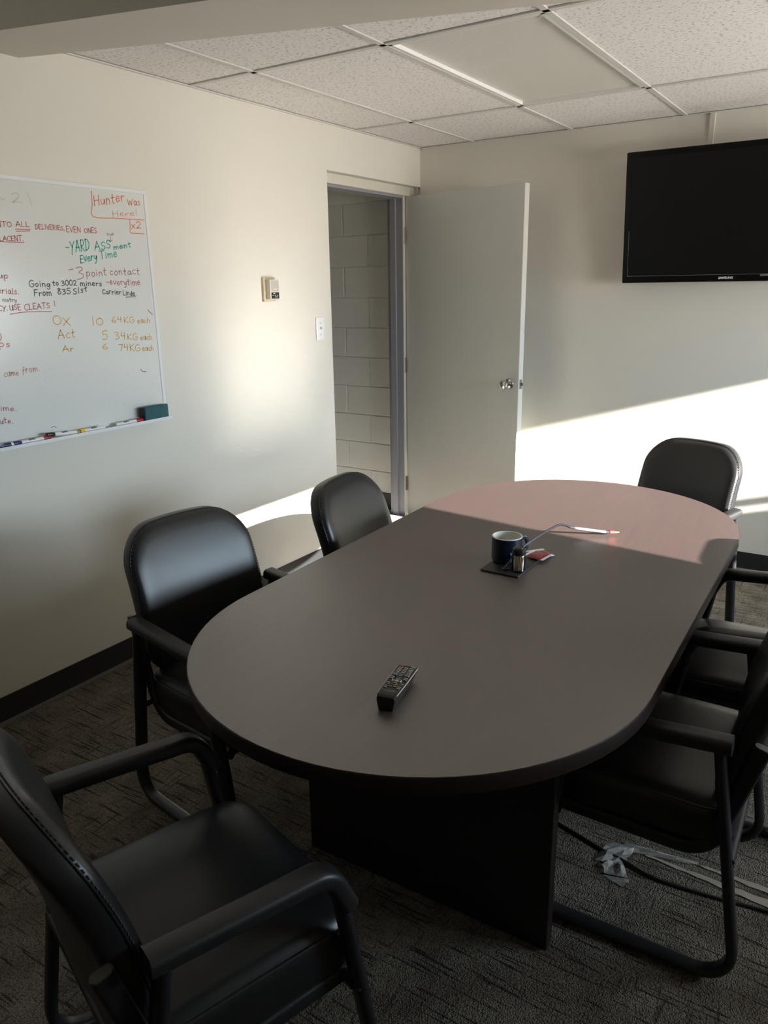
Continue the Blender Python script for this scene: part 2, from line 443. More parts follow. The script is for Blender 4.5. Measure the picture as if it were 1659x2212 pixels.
# ------------------------------------------------------------------ room shell
H = 2.396
YB = -7.0
struct(obj('floor', MB().box(0, YB, -.06, RIGHT, .0, 0), M_carpet, smooth=0), 'brown patterned loop pile carpet floor with dark broken lines', 'floor')
wl = MB().box(-.20, YB, 0, 0, -.985, 2.75)
wl.box(-.08, -.985, 2.172, 0, 0, 2.75)
wl.box(-.20, -.985, 2.20, -.08, 0, 2.75)
struct(obj('wall_left', wl, M_wall, smooth=0), 'cream painted wall with whiteboard, thermostat and door opening', 'wall')
struct(obj('wall_far', MB().box(-.0, 0, 0, RIGHT, .1, 2.75), M_wall, smooth=0), 'cream painted end wall behind the open door and television', 'wall')
wr = MB().box(RIGHT, YB, 0, RIGHT + .12, WY0, 2.75).box(RIGHT, WY1, 0, RIGHT + .12, .1, 2.75)
wr.box(RIGHT, WY0, 0, RIGHT + .12, WY1, WZ0).box(RIGHT, WY0, WZ1, RIGHT + .12, WY1, 2.75)
struct(obj('wall_right', wr, M_wall, smooth=0), 'cream painted side wall with the wide window', 'wall')
struct(obj('wall_back', MB().box(0, YB - .1, 0, RIGHT, YB, 2.75), M_wall, smooth=0), 'cream painted wall behind the camera', 'wall')

win = empty('window_1', (RIGHT, (WY0 + WY1) / 2, WZ0)); struct(win, 'wide low window letting sunlight in from the side wall', 'window')
hw, hh = (WY1 - WY0) / 2, WZ1 - WZ0
fr = MB().box(.095, -hw - .03, -.03, .125, hw + .03, .004).box(.095, -hw - .03, hh - .002, .125, hw + .03, hh + .03)
fr.box(.095, -hw - .03, 0, .125, -hw + .002, hh).box(.095, hw - .004, 0, .125, hw + .03, hh)
obj('window_frame', fr, M_white, win, smooth=0)
obj('shadow_bar', MB().box(.05, -hw, 1.105 - WZ0, .075, hw, 1.145 - WZ0), M_white, win, smooth=0)  # unseen bar across the window, added to cast the low shadow band
obj('pane', MB().box(.104, -hw, .002, .110, hw, hh - .002), M_wglass, win, smooth=0)
obj('window_sill', MB().box(-.02, -hw - .03, -.025, .0, hw + .03, 0), M_white, win, smooth=0)

# soffit crossing the room at a slant, and the higher ceiling on the near side
fl = lambda x: -2.723 + .3385 * x
nl = lambda x: -2.985 + .265 * x
ml_ = lambda x: (fl(x) + nl(x)) / 2
so = MB().prism([(0, nl(0)), (RIGHT, nl(RIGHT)), (RIGHT, fl(RIGHT)), (0, fl(0))], 2.344, 2.75)
struct(obj('wall_soffit', so, M_soffit, smooth=0), 'boxed cream soffit slanting across the ceiling above the whiteboard', 'soffit')

ceil = obj('ceiling', MB().box(0, YB, 2.75, RIGHT, 0, 2.80), M_white, smooth=0)
struct(ceil, 'suspended ceiling of white speckled tiles in a thin metal grid', 'ceiling')
def clip(poly):
    out = []
    g = lambda p: p[1] - ml_(p[0])
    for i in range(len(poly)):
        a, b_ = poly[i], poly[(i + 1) % len(poly)]; ga, gb = g(a), g(b_)
        if ga >= 0: out.append(a)
        if (ga >= 0) != (gb >= 0):
            t = ga / (ga - gb); out.append((a[0] + (b_[0] - a[0]) * t, a[1] + (b_[1] - a[1]) * t))
    return out
XS = [0, .37] + [.37 + .61 * i for i in range(1, 7)] + [RIGHT]
YS = [0, -.729, -1.943, -3.157]
LIGHT_CELL = (2, 1)
for i in range(len(XS) - 1):
    for j in range(len(YS) - 1):
        if (i, j) == LIGHT_CELL: continue
        g_ = .004
        q = clip([(XS[i] + g_, YS[j + 1] + g_), (XS[i + 1] - g_, YS[j + 1] + g_), (XS[i + 1] - g_, YS[j] - g_), (XS[i] + g_, YS[j] - g_)])
        if len(q) < 3: continue
        obj('ceiling_tile', MB().prism(q, H + .005, H + .02), M_tile, ceil, smooth=0)
gw = .0115
def bar(x0, y0, x1, y1):
    q = clip([(x0, y0), (x1, y0), (x1, y1), (x0, y1)])
    if len(q) >= 3: obj('grid_bar', MB().prism(q, H - .001, H + .004), M_grid, ceil, smooth=0)
for x in XS[1:-1]: bar(x - gw, -3.4, x + gw, 0)
for y in YS[1:-1]: bar(0, y - gw, RIGHT, y + gw)
obj('wall_angle', MB().prism(clip([(0, -3), (.016, -3), (.016, 0), (0, 0)]), H - .002, H + .002).box(0, -.014, H - .002, RIGHT, 0, H + .002), M_grid, ceil, smooth=0)

# ceiling light in its cell
lx0, lx1, ly0, ly1 = XS[2] + gw, XS[3] - gw, YS[2] + gw, YS[1] - gw
cl = empty('ceiling_light', ((lx0 + lx1) / 2, (ly0 + ly1) / 2, H)); tag(cl, 'unlit recessed fluorescent ceiling light with grey prismatic lens', 'ceiling light')
a_, b_ = (lx1 - lx0) / 2, (ly1 - ly0) / 2
fm = MB()
fm.box(-a_, -b_, .0, -a_ + .016, b_, .03).box(a_ - .016, -b_, .0, a_, b_, .03).box(-a_, -b_, .0, a_, -b_ + .014, .03).box(-a_, b_ - .014, .0, a_, b_, .03)
obj('light_frame', fm, M_white, cl, smooth=0)
obj('prismatic_lens', MB().box(-a_ + .010, -b_ + .008, .014, a_ - .010, b_ - .008, .018), M_lens, cl, smooth=0)
obj('light_housing', MB().box(-a_, -b_, .03, a_, b_, .11), M_white, cl, smooth=0)

# baseboards
bb = MB().box(0, YB, 0, .006, -.985, .10)
bl = obj('baseboard_left', bb, M_dark, smooth=0); struct(bl, 'black rubber baseboard along the whiteboard wall', 'baseboard')
obj('carpet_edge_strip', MB().box(.006, YB, 0, .030, -.985, .004), M_strip, bl, smooth=0)
bf = obj('baseboard_far', MB().box(.0, -.006, 0, RIGHT, 0, .10), M_dark, smooth=0); struct(bf, 'black rubber baseboard along the end wall', 'baseboard')
obj('carpet_edge_strip', MB().box(.0, -.028, 0, RIGHT, -.006, .005), M_strip, bf, smooth=0)

# ------------------------------------------------------------------ corridor beyond the door
CW = -2.2
wc = obj('wall_corridor', MB().box(CW, .0088, 0, -.0, .12, 2.75), M_mortar, smooth=0)
struct(wc, 'grey painted concrete block wall seen through the doorway', 'wall')
zc = [-.1242 + .2032 * k for k in range(0, 14)]
bm_cache = {}
for k in range(13):
    z0, z1 = max(zc[k], 0), zc[k + 1]
    off = -.617 if (k % 2 == 0) else -.415
    xs = [off + .4064 * i for i in range(-6, 5)]
    for i in range(len(xs) - 1):
        x0, x1 = max(xs[i], CW), min(xs[i + 1], -.02)
        if x1 - x0 < .03: continue
        key = (round(x1 - x0, 3), round(z1 - z0, 3))
        if key not in bm_cache:
            bm_cache[key] = MB().bbox(.003, .0, .003, key[0] - .003, .016, key[1] - .003, .0035, 1).mesh('block')
        link('block', bm_cache[key], M_block, wc, (x0, .003, z0))
struct(obj('baseboard_corridor', MB().box(CW, -.004, 0, -.2, .003, .124), M_dark, smooth=0), 'black rubber baseboard below the block wall in the corridor', 'baseboard')
struct(obj('floor_corridor', MB().box(CW, -3.2, -.06, 0, .0, -.001), M_mat, smooth=0), 'pale vinyl corridor floor beyond the doorway', 'floor')
struct(obj('ceiling_corridor', MB().box(CW, -3.2, 2.45, -.2, .1, 2.5), M_white, smooth=0), 'white corridor ceiling beyond the doorway', 'ceiling')
struct(obj('wall_corridor_end', MB().box(CW - .1, -3.3, 0, CW, .12, 2.5).box(CW, -3.3, 0, -.2, -3.2, 2.5), M_block, smooth=0), 'grey painted side wall of the corridor', 'wall')
th = obj('trim_2', MB().bbox(-.052, -.984, -.004, -.002, -.080, .006, .0025), M_brass, smooth=0); struct(th, 'metal threshold strip on the floor of the doorway', 'threshold')
mt = empty('floor_mat', (-.245, -.53, .0)); tag(mt, 'black ribbed floor mat lying in the doorway, ribs painted pale as sun glint', 'floor mat')
obj('mat_backing', MB().box(-.19, -.42, -.001, .19, .42, .004), M_dark, mt, smooth=0)
rib = MB().box(-.185, -.006, .004, .185, .006, .009).mesh('rib', 0)
M_rib = mat('sun_glint_rib', (0.60, 0.59, 0.57), 0.7)  # sun glint on the black mat, painted in as a pale rib colour
for i in range(41): link('rib', rib, M_rib, mt, (0, -.40 + .02 * i, 0))

# door frame (trim_1)
t1 = empty('trim_1', (0, 0, 0)); struct(t1, 'painted metal door frame around the doorway', 'door frame')
obj('jamb', MB().box(-.20, -.078, 0, -.086, .002, 2.125).box(-.175, -.092, 0, -.135, -.078, 2.125), M_jamb, t1, smooth=0)
obj('hinge_casing', MB().box(-.087, -.0785, 0, -.082, .0, 2.16), M_frame, t1, smooth=0)
obj('jamb', MB().box(-.20, -1.02, 0, -.04, -.985, 2.125).box(-.175, -.985, 0, -.135, -.97, 2.125), M_jamb, t1, smooth=0)
obj('head_casing', MB().bbox(-.084, -.985, 2.118, -.045, -.0, 2.1715, .002, 1), M_frame, t1, smooth=0)
obj('head_stop', MB().box(-.20, -.985, 2.107, -.084, -.07, 2.172), M_jamb, t1, smooth=0)

# door leaf: hinged next to the end wall, swung into the room
HX, HY = -.076, -.048
DW, DH, DT = .905, 2.105, .044
ang = math.atan2(-.178, .885)
dr = obj('door_1', MB().bbox(0, -.0, .012, DW, DT, .012 + DH, .0015, 1), M_door, None, (HX, HY - .005, 0), (0, 0, ang), smooth=0)
struct(dr, 'flat grey door standing open against the end wall', 'door')
obj('door_edge', MB().box(DW - .0003, .0015, .014, DW + .0012, DT - .001, .010 + DH), M_doored, dr, smooth=0)
obj('hinge_edge', MB().box(-.0012, .0015, .014, .0003, DT - .001, .010 + DH), M_doored, dr, smooth=0)
hm = MB(); hm.lathe([(.0, -.052), (.0065, -.052), (.0065, .052), (.0, .052)], 10).box(.0, .0, -.05, .012, .003, .05).box(-.012, .0, -.05, 0, .003, .05)
hm = hm.mesh('hinge')
for z in (1.885, 1.062, .24):
    hh_ = link('hinge', hm, M_brass, dr, (-.005, -.010, z)); hh_['label'] = 'bronze coloured door hinge'
kx, kz = DW - .066, .997
kb = obj('door_knob', MB().lathe([(0, -.070), (.012, -.070), (.0235, -.066), (.0265, -.055), (.0245, -.044), (.014, -.034), (.0115, -.028), (.0115, -.012), (.026, -.010), (.0325, -.006), (.0335, 0)], 28, axis='Y'), M_steel, dr, (kx, 0, kz), smooth=50)
kb['label'] = 'round brushed steel door knob'
obj('keyhole', MB().lathe([(0, -.0715), (.0075, -.0715), (.0085, -.0690)], 16, axis='Y'), M_brass, kb)
obj('door_knob', MB().lathe([(0, .070), (.012, .070), (.0235, .066), (.0265, .055), (.0245, .044), (.014, .034), (.0115, .028), (.0115, .012), (.026, .010), (.0325, .006), (.0335, 0)], 28, axis='Y'), M_steel, dr, (kx, DT, kz), smooth=50)
lp = obj('latch_plate', MB().bbox(DW + .001, .010, kz - .028, DW + .0035, DT - .010, kz + .028, .001, 1), M_steel, dr)
obj('latch_bolt', MB().prism([(DW + .003, .015), (DW + .012, .027), (DW + .012, .030), (DW + .003, .030)], kz - .009, kz + .009), M_blk, lp, smooth=0)

# ------------------------------------------------------------------ table
tb = empty('conference_table', (1.757, -2.441, 0), math.radians(1.0)); tag(tb, 'long oval dark mahogany conference table with panel base', 'table')
TL, TR = .596, .562
def stadium(r, L, n=40):
    return [(r * math.cos(PI * i / n), L + r * math.sin(PI * i / n)) for i in range(n + 1)] + [(-r * math.cos(PI * i / n), -L - r * math.sin(PI * i / n)) for i in range(n + 1)]
TT = .036
Rr = []
for ins, z in ((0, .74 - TT), (0, .74 - .0035), (.0012, .7392)): Rr.append([(x, y, z) for x, y in stadium(TR - ins, TL)])
obj('edge_band', MB().rings(Rr, True, True), M_tedge, tb)
obj('table_top', MB().prism(stadium(TR - .0025, TL), .7385, .7400), M_table, tb, smooth=0)
obj('panel_leg', MB().bbox(-.345, -.632, .0, .375, -.595, .74 - TT, .0015, 1), M_tbase, tb, smooth=0)
obj('panel_leg', MB().bbox(-.36, .595, .0, .36, .632, .74 - TT, .0015, 1), M_tbase, tb, smooth=0)
obj('modesty_panel', MB().bbox(-.015, -.594, .05, .015, .594, .70, .001, 1), M_tbase, tb, smooth=0)

# ------------------------------------------------------------------ guest chair (faces local +Y)
def make_chair():
    c = empty('guest_chair')
    W2 = .264
    sec = rrect(.040, .024, .0115, 3)
    for s in (-1, 1):
        x = s * W2
        pts = fillet([(x, -.165, .615), (x, -.255, .016), (x, .245, .016), (x, .150, .590), (x, .120, .604), (x, -.12, .618)], [.075, .070, .05, .02], 7)
        # section: .040 across the chair, .024 in the side plane
        obj('side_frame', MB().tube(pts, [(b2, a2) for a2, b2 in sec], up=(1, 0, 0)), M_metal, c)
        ap = fillet([(x, -.190, .624), (x, .135, .604), (x, .172, .520)], [.055], 9)
        asec = rrect(.050, .036, .013, 4)
        ar = obj('armrest', MB().tube(ap, asec, up=(0, 0, 1)), M_armpad, c)
        lt = fillet([(s * .226, .19, .318), (s * .228, -.160, .310), (s * .236, -.246, .618)], [.085], 9)
        obj('back_support', MB().tube(lt, [(b2, a2) for a2, b2 in rrect(.021, .038, .010, 4)], up=(1, 0, 0)), M_metal, c)
        obj('end_cap', MB().tube([(s * .236, -.246, .618), (s * .2361, -.247, .6215)], [(b2, a2) for a2, b2 in rrect(.020, .036, .0095, 4)], up=(1, 0, 0)), M_cap, c)
    cb = MB().tube([(-W2, .185, .318), (W2, .185, .318)], circ(.011, 12), up=(0, 0, 1))
    obj('crossbar', cb, M_metal, c)
    obj('crossbar', MB().tube([(-W2, -.212, .335), (W2, -.212, .335)], circ(.011, 12), up=(0, 0, 1)), M_metal, c)
    for s in (-1, 1):
        obj('bolt', MB().lathe([(0, 0), (.008, 0), (.009, .003), (.006, .006), (0, .0065)], 12, axis='X'), M_steel, c, (s * (W2 + .011), .192, .318), (0, 0, 0 if s > 0 else PI))
    # seat
    def sf(x, y, z):
        k = (z - .335) / .11
        crown = .016 * (1 - (x / .25) ** 2) * (1 - (y / .25) ** 2) if z > .43 else 0
        drop = -.020 * max(0, (y - .10) / .14) ** 2 if z > .36 else 0
        return (x, y + .012, z + crown + drop)
    SW, SD = .478, .455
    prof = [(.030, .328), (.008, .334), (0, .350), (-.002, .385), (-.001, .412), (.004, .430), (.014, .443), (.030, .450), (.07, .452)]
    seat = obj('seat', pillow(MB(), SW, SD, prof, .075, sf), M_leather, c, smooth=60)
    ring = [Vector(sf(x, y, .4305)) for x, y in refine(rrect(SW - .007, SD - .007, .072, 8))]
    pip = obj('piping', MB().tube(ring, circ(.0032, 6), closed=True), M_leather, seat)
    # backrest: u across, v up; leaning and wrapping a little
    BH, BWd = .475, .462
    def bf_(u, v, t):
        # t: 0 rear .. .07 front, v: 0 bottom .. BH
        vv = v + BH / 2
        h = .418 + vv * .975 - .022 * (abs(u) / .235) ** 2.5 * max(vv / BH, 0) ** 2
        lean = -.205 - .115 * (vv / BH) + .030 * math.sin(PI * min(max(vv / BH, 0), 1)) * 0.6
        wrap = .030 * (u / .235) ** 2
        belly = .010 * (1 - (u / .24) ** 2) * math.sin(PI * min(max(vv / BH, 0), 1)) if t > .045 else 0
        return (u * (1 - .03 * (vv / BH - .5)), lean + (t - .062) + wrap + belly + .030, h)
    bprof = [(.022, 0), (.008, .003), (0, .014), (-.001, .034), (.001, .050), (.007, .060), (.020, .066), (.045, .068)]
    MBk = pillow(MB(), BWd, BH, bprof, .118, bf_)
    back = obj('backrest', MBk, M_leather, c, smooth=60)
    # stitched seam round the side panel, towards the front
    ring = [Vector(bf_(u, v, .046)) for u, v in refine(rrect(BWd + .001, BH + .001, .118, 8), 24)]
    obj('piping', MB().tube(ring, circ(.0016, 5), closed=True), M_leather, back)
    st = MB(); ring2 = [Vector(bf_(u, v, .051)) for u, v in refine(rrect(BWd - .0005, BH - .0005, .117, 8), 24)]
    n = len(ring2)
    for i in range(n):
        a, b2 = ring2[i], ring2[(i + 1) % n]
        m = max(1, int((b2 - a).length / .0085))
        for k in range(m):
            st.tube([a + (b2 - a) * ((k + .15) / m), a + (b2 - a) * ((k + .75) / m)], circ(.0012, 4), cap=False)
    obj('stitching', st, M_thread, back, smooth=0)
    return c
CH = [((1.658, -3.714), -18.4, 'black padded armchair in the dark foreground at the near end of the table', 'near end'),
      ((1.089, -2.947), -98.0, 'black padded armchair below the whiteboard, at the table corner nearest it', ''),
      ((1.262, -2.230), -84.0, 'black padded armchair by the wall nearest the doorway', ''),
      ((1.883, -1.173), 161.0, 'black padded armchair at the far end of the table under the television', ''),
      ((2.287, -2.676), 91.4, 'black padded armchair on the window side nearest the camera, over the torn plastic wrap', ''),
      ((2.420, -2.073), 93.0, 'black padded armchair second along the window side, cut by the right edge of the picture', '')]
proto = make_chair()
for i, ((x, y), a, lab, _) in enumerate(CH):
    o = proto if i == 0 else copy_tree(proto)
    o.location = (x, y, 0); o.rotation_euler = (0, 0, math.radians(a))
    tag(o, lab, 'chair', 'black padded armchairs around the conference table')

# ------------------------------------------------------------------ television
TVW, TVH = 1.065, .655
tv = empty('television', (1.349 + TVW / 2 + .005, -.12, 1.57)); tag(tv, 'large black flat television on the end wall', 'television')
tilt = math.atan2(.07, .65)
tvt = dict(rot=(tilt, 0, 0))
sc_x, by, tz = TVW / 2, .0, TVH
obj('tv_body', MB().bbox(-sc_x, -.0, 0, sc_x, .048, tz, .006, 2), M_gloss, tv, **tvt)
bz = MB()
bz.box(-sc_x + .003, -.0025, .003, sc_x - .003, .0, .036).box(-sc_x + .003, -.0025, tz - .030, sc_x - .003, 0, tz - .003)
bz.box(-sc_x + .003, -.0025, .036, -sc_x + .030, 0, tz - .030).box(sc_x - .030, -.0025, .036, sc_x - .003, 0, tz - .030)
obj('bezel', bz, M_gloss, tv, smooth=0, **tvt)
obj('screen', MB().box(-sc_x + .030, -.0012, .036, sc_x - .030, .0, tz - .030), M_screen, tv, smooth=0, **tvt)
obj('trim_line', MB().box(-sc_x + .029, -.0032, .0355, sc_x - .029, -.0012, .0372).box(-sc_x + .0285, -.0032, .0355, -sc_x + .0298, -.0012, .27), M_silver, tv, smooth=0, **tvt)
lg = link('logo', text_mesh('logo', 'SAMSUNG', .0155, .0004), M_print, tv, (0, -.0052, .0195), (PI / 2 + tilt, 0, 0)); lg['label'] = 'white SAMSUNG lettering'
lg.scale = (.98, 1, 1)
obj('power_badge', MB().bbox(.160, -.0042, .026, .235, -.002, .0345, .0009, 1), M_silver, tv, smooth=0, **tvt)
obj('wall_mount', MB().box(-.18, .046, .16, .18, .105, .48).box(-.22, .100, .12, .22, .119, .52), M_blk, tv, smooth=0)
cr = obj('cable_raceway', MB().bbox(-.0135, -.016, 0, .0135, 0, 2.394 - 2.12, .002, 1), M_frame, None, (1.725, 0, 2.12), smooth=0)
tag(cr, 'thin cream cable raceway on the end wall rising above the television', 'raceway')

# ------------------------------------------------------------------ thermostat, switch
th_ = empty('thermostat', (0, -1.51, 1.568)); tag(th_, 'small almond wall thermostat with dark label beside the doorway', 'thermostat')
obj('back_plate', MB().bbox(0, -.044, -.058, .014, .044, .058, .003, 2), M_beige, th_)
hs = obj('housing', MB().bbox(.014, -.030, -.048, .044, .038, .046, .003, 2), M_beigel, th_)
obj('label_plate', MB().bbox(.0438, -.024, -.044, .0450, .034, -.014, .0005, 1), M_blk, hs)
obj('scale_window', MB().bbox(.0438, -.024, -.010, .0448, .034, .042, .0005, 1), mat('thermostat_face', (.50, .46, .40), .35), hs)
mk = MB()
for i, (yy, zz, w_) in enumerate(((-.010, -.021, .014), (-.016, -.030, .006), (.000, -.030, .006), (.016, -.030, .006), (.002, -.038, .022))): mk.box(.0449, yy, zz, .0453, yy + w_, zz + .003)
mk.box(.0447, -.006, -.001, .0451, .018, .002)
obj('print_marks', mk, M_print, hs, smooth=0)
sw = empty('light_switch', (0, -1.098, 1.356)); tag(sw, 'white toggle light switch plate beside the doorway', 'light switch')
pl = obj('switch_plate', MB().bbox(0, -.036, -.062, .006, .036, .062, .003, 2), M_switch, sw)
obj('toggle', MB().prism([(.006, -.005), (.020, -.004), (.020, .004), (.006, .005)], -.004, .010), M_switch, sw, smooth=0)
for z in (.030, -.030): obj('screw', MB().lathe([(0, .0012), (.0028, .001), (.0032, 0)], 10, axis='X'), M_steel, pl, (.006, 0, z))

# ------------------------------------------------------------------ whiteboard with handwriting
BY0, BY1, BZ0, BZ1 = -4.07, -2.243, 1.045, 1.962
wb = empty('whiteboard', (0, BY1, BZ0)); tag(wb, 'large whiteboard with coloured handwriting on the left wall', 'whiteboard')
lw, lh = BY1 - BY0, BZ1 - BZ0
obj('board_panel', MB().box(.002, -lw + .006, .006, .020, -.006, lh - .006), M_board, wb, smooth=0)
fw = .016
for nm, q in (('frame_rail', (0, -lw, lh - fw, .0225, 0, lh)), ('frame_rail', (0, -fw, fw, .0222, 0, lh - fw)), ('frame_rail', (0, -lw, fw, .0222, -lw + fw, lh - fw)), ('frame_rail', (0, -lw, -.0, .0222, 0, fw))):
    obj(nm, MB().bbox(*q, .002, 1), M_alu, wb, smooth=0)
obj('marker_tray', MB().box(.02, -lw + .02, -.006, .075, -.02, -.001).box(.071, -lw + .02, -.001, .075, -.02, .006), M_alu, wb, smooth=0)
INK = {'faint': (.45, .58, .38), 'grey': (.42, .43, .40), 'orange': (.72, .16, .06), 'paleorange': (.75, .33, .22), 'red': (.52, .13, .12), 'teal': (.01, .36, .29),
       'brown': (.26, .14, .12), 'maroon': (.36, .12, .12), 'redb': (.45, .10, .10), 'black': (.035, .038, .036), 'ochre': (.66, .38, .06), 'redpale': (.62, .28, .24)}
INKM = {k: mat('ink_' + k, v, .5) for k, v in INK.items()}
# single-stroke hand lettering: glyph = (width, [strokes]) on a unit cap height
G = {
 'A': (.8, [[(0, 0), (.4, 1), (.8, 0)], [(.12, .38), (.68, .38)]]), 'C': (.7, [[(.68, .85), (.45, 1), (.12, .8), (0, .45), (.15, .1), (.45, 0), (.7, .15)]]),
 'D': (.75, [[(.08, 1), (.08, 0)], [(0, 1), (.45, .93), (.75, .55), (.5, .1), (.02, 0)]]), 'E': (.6, [[(.6, 1), (.05, 1), (.05, 0), (.6, 0)], [(.05, .52), (.5, .52)]]),
 'F': (.6, [[(.62, 1), (.05, .97), (.02, 0)], [(.04, .52), (.5, .55)]]), 'G': (.8, [[(.7, .9), (.4, 1), (.1, .75), (0, .4), (.2, .05), (.5, 0), (.75, .2), (.78, .45), (.45, .45)]]),
 'H': (.75, [[(.05, 1), (.05, 0)], [(.7, 1), (.7, 0)], [(.05, .5), (.7, .52)]]), 'I': (.25, [[(.12, 1), (.12, 0)]]), 'K': (.7, [[(.05, 1), (.05, 0)], [(.68, 1), (.07, .45), (.7, 0)]]),
 'L': (.6, [[(.05, 1), (.05, 0), (.6, .02)]]), 'N': (.75, [[(.03, 0), (.06, 1), (.68, 0), (.72, 1)]]), 'O': (.8, [[(.4, 1), (.1, .85), (0, .5), (.12, .12), (.42, 0), (.72, .18), (.8, .55), (.66, .9), (.4, 1)]]),
 'P': (.6, [[(.05, 0), (.05, 1), (.45, .98), (.6, .75), (.45, .5), (.06, .48)]]), 'R': (.7, [[(.05, 0), (.08, 1)], [(0, .98), (.45, 1), (.62, .75), (.4, .5), (.1, .48), (.7, 0)]]),
 'S': (.62, [[(.6, .88), (.35, 1), (.08, .82), (.2, .58), (.5, .42), (.58, .18), (.3, 0), (0, .12)]]), 'T': (.75, [[(0, 1), (.78, 1)], [(.4, 1), (.38, 0)]]),
 'U': (.7, [[(.03, 1), (.05, .3), (.3, 0), (.6, .2), (.68, 1)], [(.68, 1), (.7, 0)]]), 'V': (.7, [[(0, 1), (.35, 0), (.7, 1)]]), 'W': (1.0, [[(0, 1), (.25, 0), (.5, .7), (.75, 0), (1, 1)]]),
 'X': (.7, [[(0, 1), (.7, 0)], [(.68, 1), (0, 0)]]), 'Y': (.75, [[(0, 1), (.38, .5)], [(.78, 1), (.38, .5), (.2, -.15)]]),
 '0': (.65, [[(.35, 1), (.05, .75), (.02, .3), (.3, 0), (.6, .25), (.62, .75), (.35, 1)]]), '1': (.25, [[(.12, 1), (.12, 0)]]), '2': (.65, [[(.02, .8), (.3, 1), (.58, .8), (.45, .45), (.02, .02), (.3, .1), (.68, 0)]]),
 '3': (.62, [[(.02, .92), (.4, 1), (.55, .78), (.22, .55), (.58, .35), (.5, .08), (.02, -.05)]]), '4': (.6, [[(.12, 1), (.02, .5), (.6, .5)], [(.5, .95), (.48, 0)]]),
 '5': (.6, [[(.6, 1), (.1, .98), (.08, .6), (.42, .62), (.58, .35), (.4, .05), (0, .05)]]), '6': (.6, [[(.5, 1), (.12, .6), (.05, .2), (.3, 0), (.58, .18), (.4, .42), (.08, .3)]]),
 '7': (.6, [[(0, .98), (.6, 1), (.28, 0)]]), '8': (.62, [[(.5, .85), (.3, 1), (.08, .82), (.5, .4), (.55, .12), (.28, 0), (.04, .15), (.12, .42), (.5, .85)]]),
 'a': (.6, [[(.52, .5), (.3, .6), (.05, .4), (.08, .08), (.3, 0), (.5, .25), (.53, .55), (.56, .05), (.65, .02)]]), 'c': (.5, [[(.48, .5), (.28, .6), (.05, .35), (.15, .05), (.5, .08)]]),
 'd': (.6, [[(.5, .45), (.28, .55), (.04, .3), (.2, .02), (.48, .2), (.52, 1), (.55, 0)]]), 'e': (.55, [[(.06, .3), (.48, .35), (.4, .58), (.15, .52), (.03, .25), (.2, 0), (.55, .12)]]),
 'f': (.45, [[(.45, .95), (.28, 1), (.2, .7), (.18, -.15)], [(0, .52), (.42, .55)]]), 'g': (.6, [[(.5, .5), (.25, .6), (.05, .35), (.25, .05), (.5, .3), (.55, .6), (.5, -.25), (.25, -.4), (.05, -.25)]]),
 'h': (.55, [[(.05, 1), (.06, 0)], [(.06, .35), (.3, .58), (.48, .4), (.5, 0)]]), 'i': (.2, [[(.1, .55), (.1, 0)], [(.1, .78), (.12, .82)]]), 'l': (.22, [[(.1, 1), (.1, 0)]]),
 'm': (.85, [[(.03, .58), (.06, 0)], [(.06, .4), (.25, .58), (.4, .4), (.42, 0)], [(.42, .4), (.62, .58), (.78, .4), (.8, 0)]]), 'n': (.55, [[(.03, .58), (.06, 0)], [(.06, .38), (.3, .58), (.46, .4), (.5, 0)]]),
 'o': (.52, [[(.26, .58), (.05, .38), (.1, .06), (.32, .0), (.5, .25), (.42, .52), (.26, .58)]]), 'p': (.58, [[(.04, .58), (.06, -.4)], [(.06, .4), (.3, .6), (.55, .35), (.35, .03), (.07, .1)]]),
 'r': (.45, [[(.04, .58), (.07, 0)], [(.07, .35), (.25, .56), (.45, .5)]]), 's': (.42, [[(.4, .5), (.2, .6), (.06, .45), (.36, .22), (.25, .02), (.0, .06)]]),
 't': (.45, [[(.2, 1), (.2, .1), (.38, .02)], [(0, .62), (.45, .66)]]), 'u': (.55, [[(.03, .56), (.08, .1), (.28, 0), (.48, .25), (.5, .57), (.55, 0)]]), 'v': (.5, [[(0, .56), (.25, 0), (.5, .57)]]),
 'x': (.5, [[(0, .6), (.5, 0)], [(.5, .6), (0, 0)]]), 'y': (.55, [[(.02, .57), (.2, .12), (.45, .25), (.5, .58), (.4, -.3), (.1, -.42)]]),
 '!': (.2, [[(.1, 1), (.1, .28)], [(.1, .05), (.11, .0)]]), '.': (.2, [[(.08, .02), (.1, .0)]]), ',': (.2, [[(.12, .06), (.04, -.18)]]), '-': (.5, [[(.05, .4), (.45, .42)]])}
XB = .0202
def ribbon(mb, pts, w):
    """flat marker stroke on the board plane; pts in (y, z)"""
    P = [Vector((0, p[0], p[1])) for p in pts]
    P = smoothline(P, 4) if len(P) > 2 else P
    n = len(P); vs = []
    for i in range(n):
        t = P[min(i + 1, n - 1)] - P[max(i - 1, 0)]
        if t.length < 1e-7: t = Vector((0, 1, 0))
        t.normalize(); nn = Vector((0, -t.z, t.y)) * w / 2
        e = t * (-w / 2 if i == 0 else (w / 2 if i == n - 1 else 0))
        for sx_, dx in ((1, 0), (-1, 0)): vs.append(P[i] + nn * sx_ + e + Vector((XB + .0003, 0, 0)))
    mb.add(vs, [(2 * i, 2 * i + 1, 2 * i + 3, 2 * i + 2) for i in range(n - 1)])
SHARP = {'A', 'E', 'F', 'H', 'I', 'K', 'L', 'N', 'T', 'V', 'W', 'X', 'M', '4', '7', '1'}
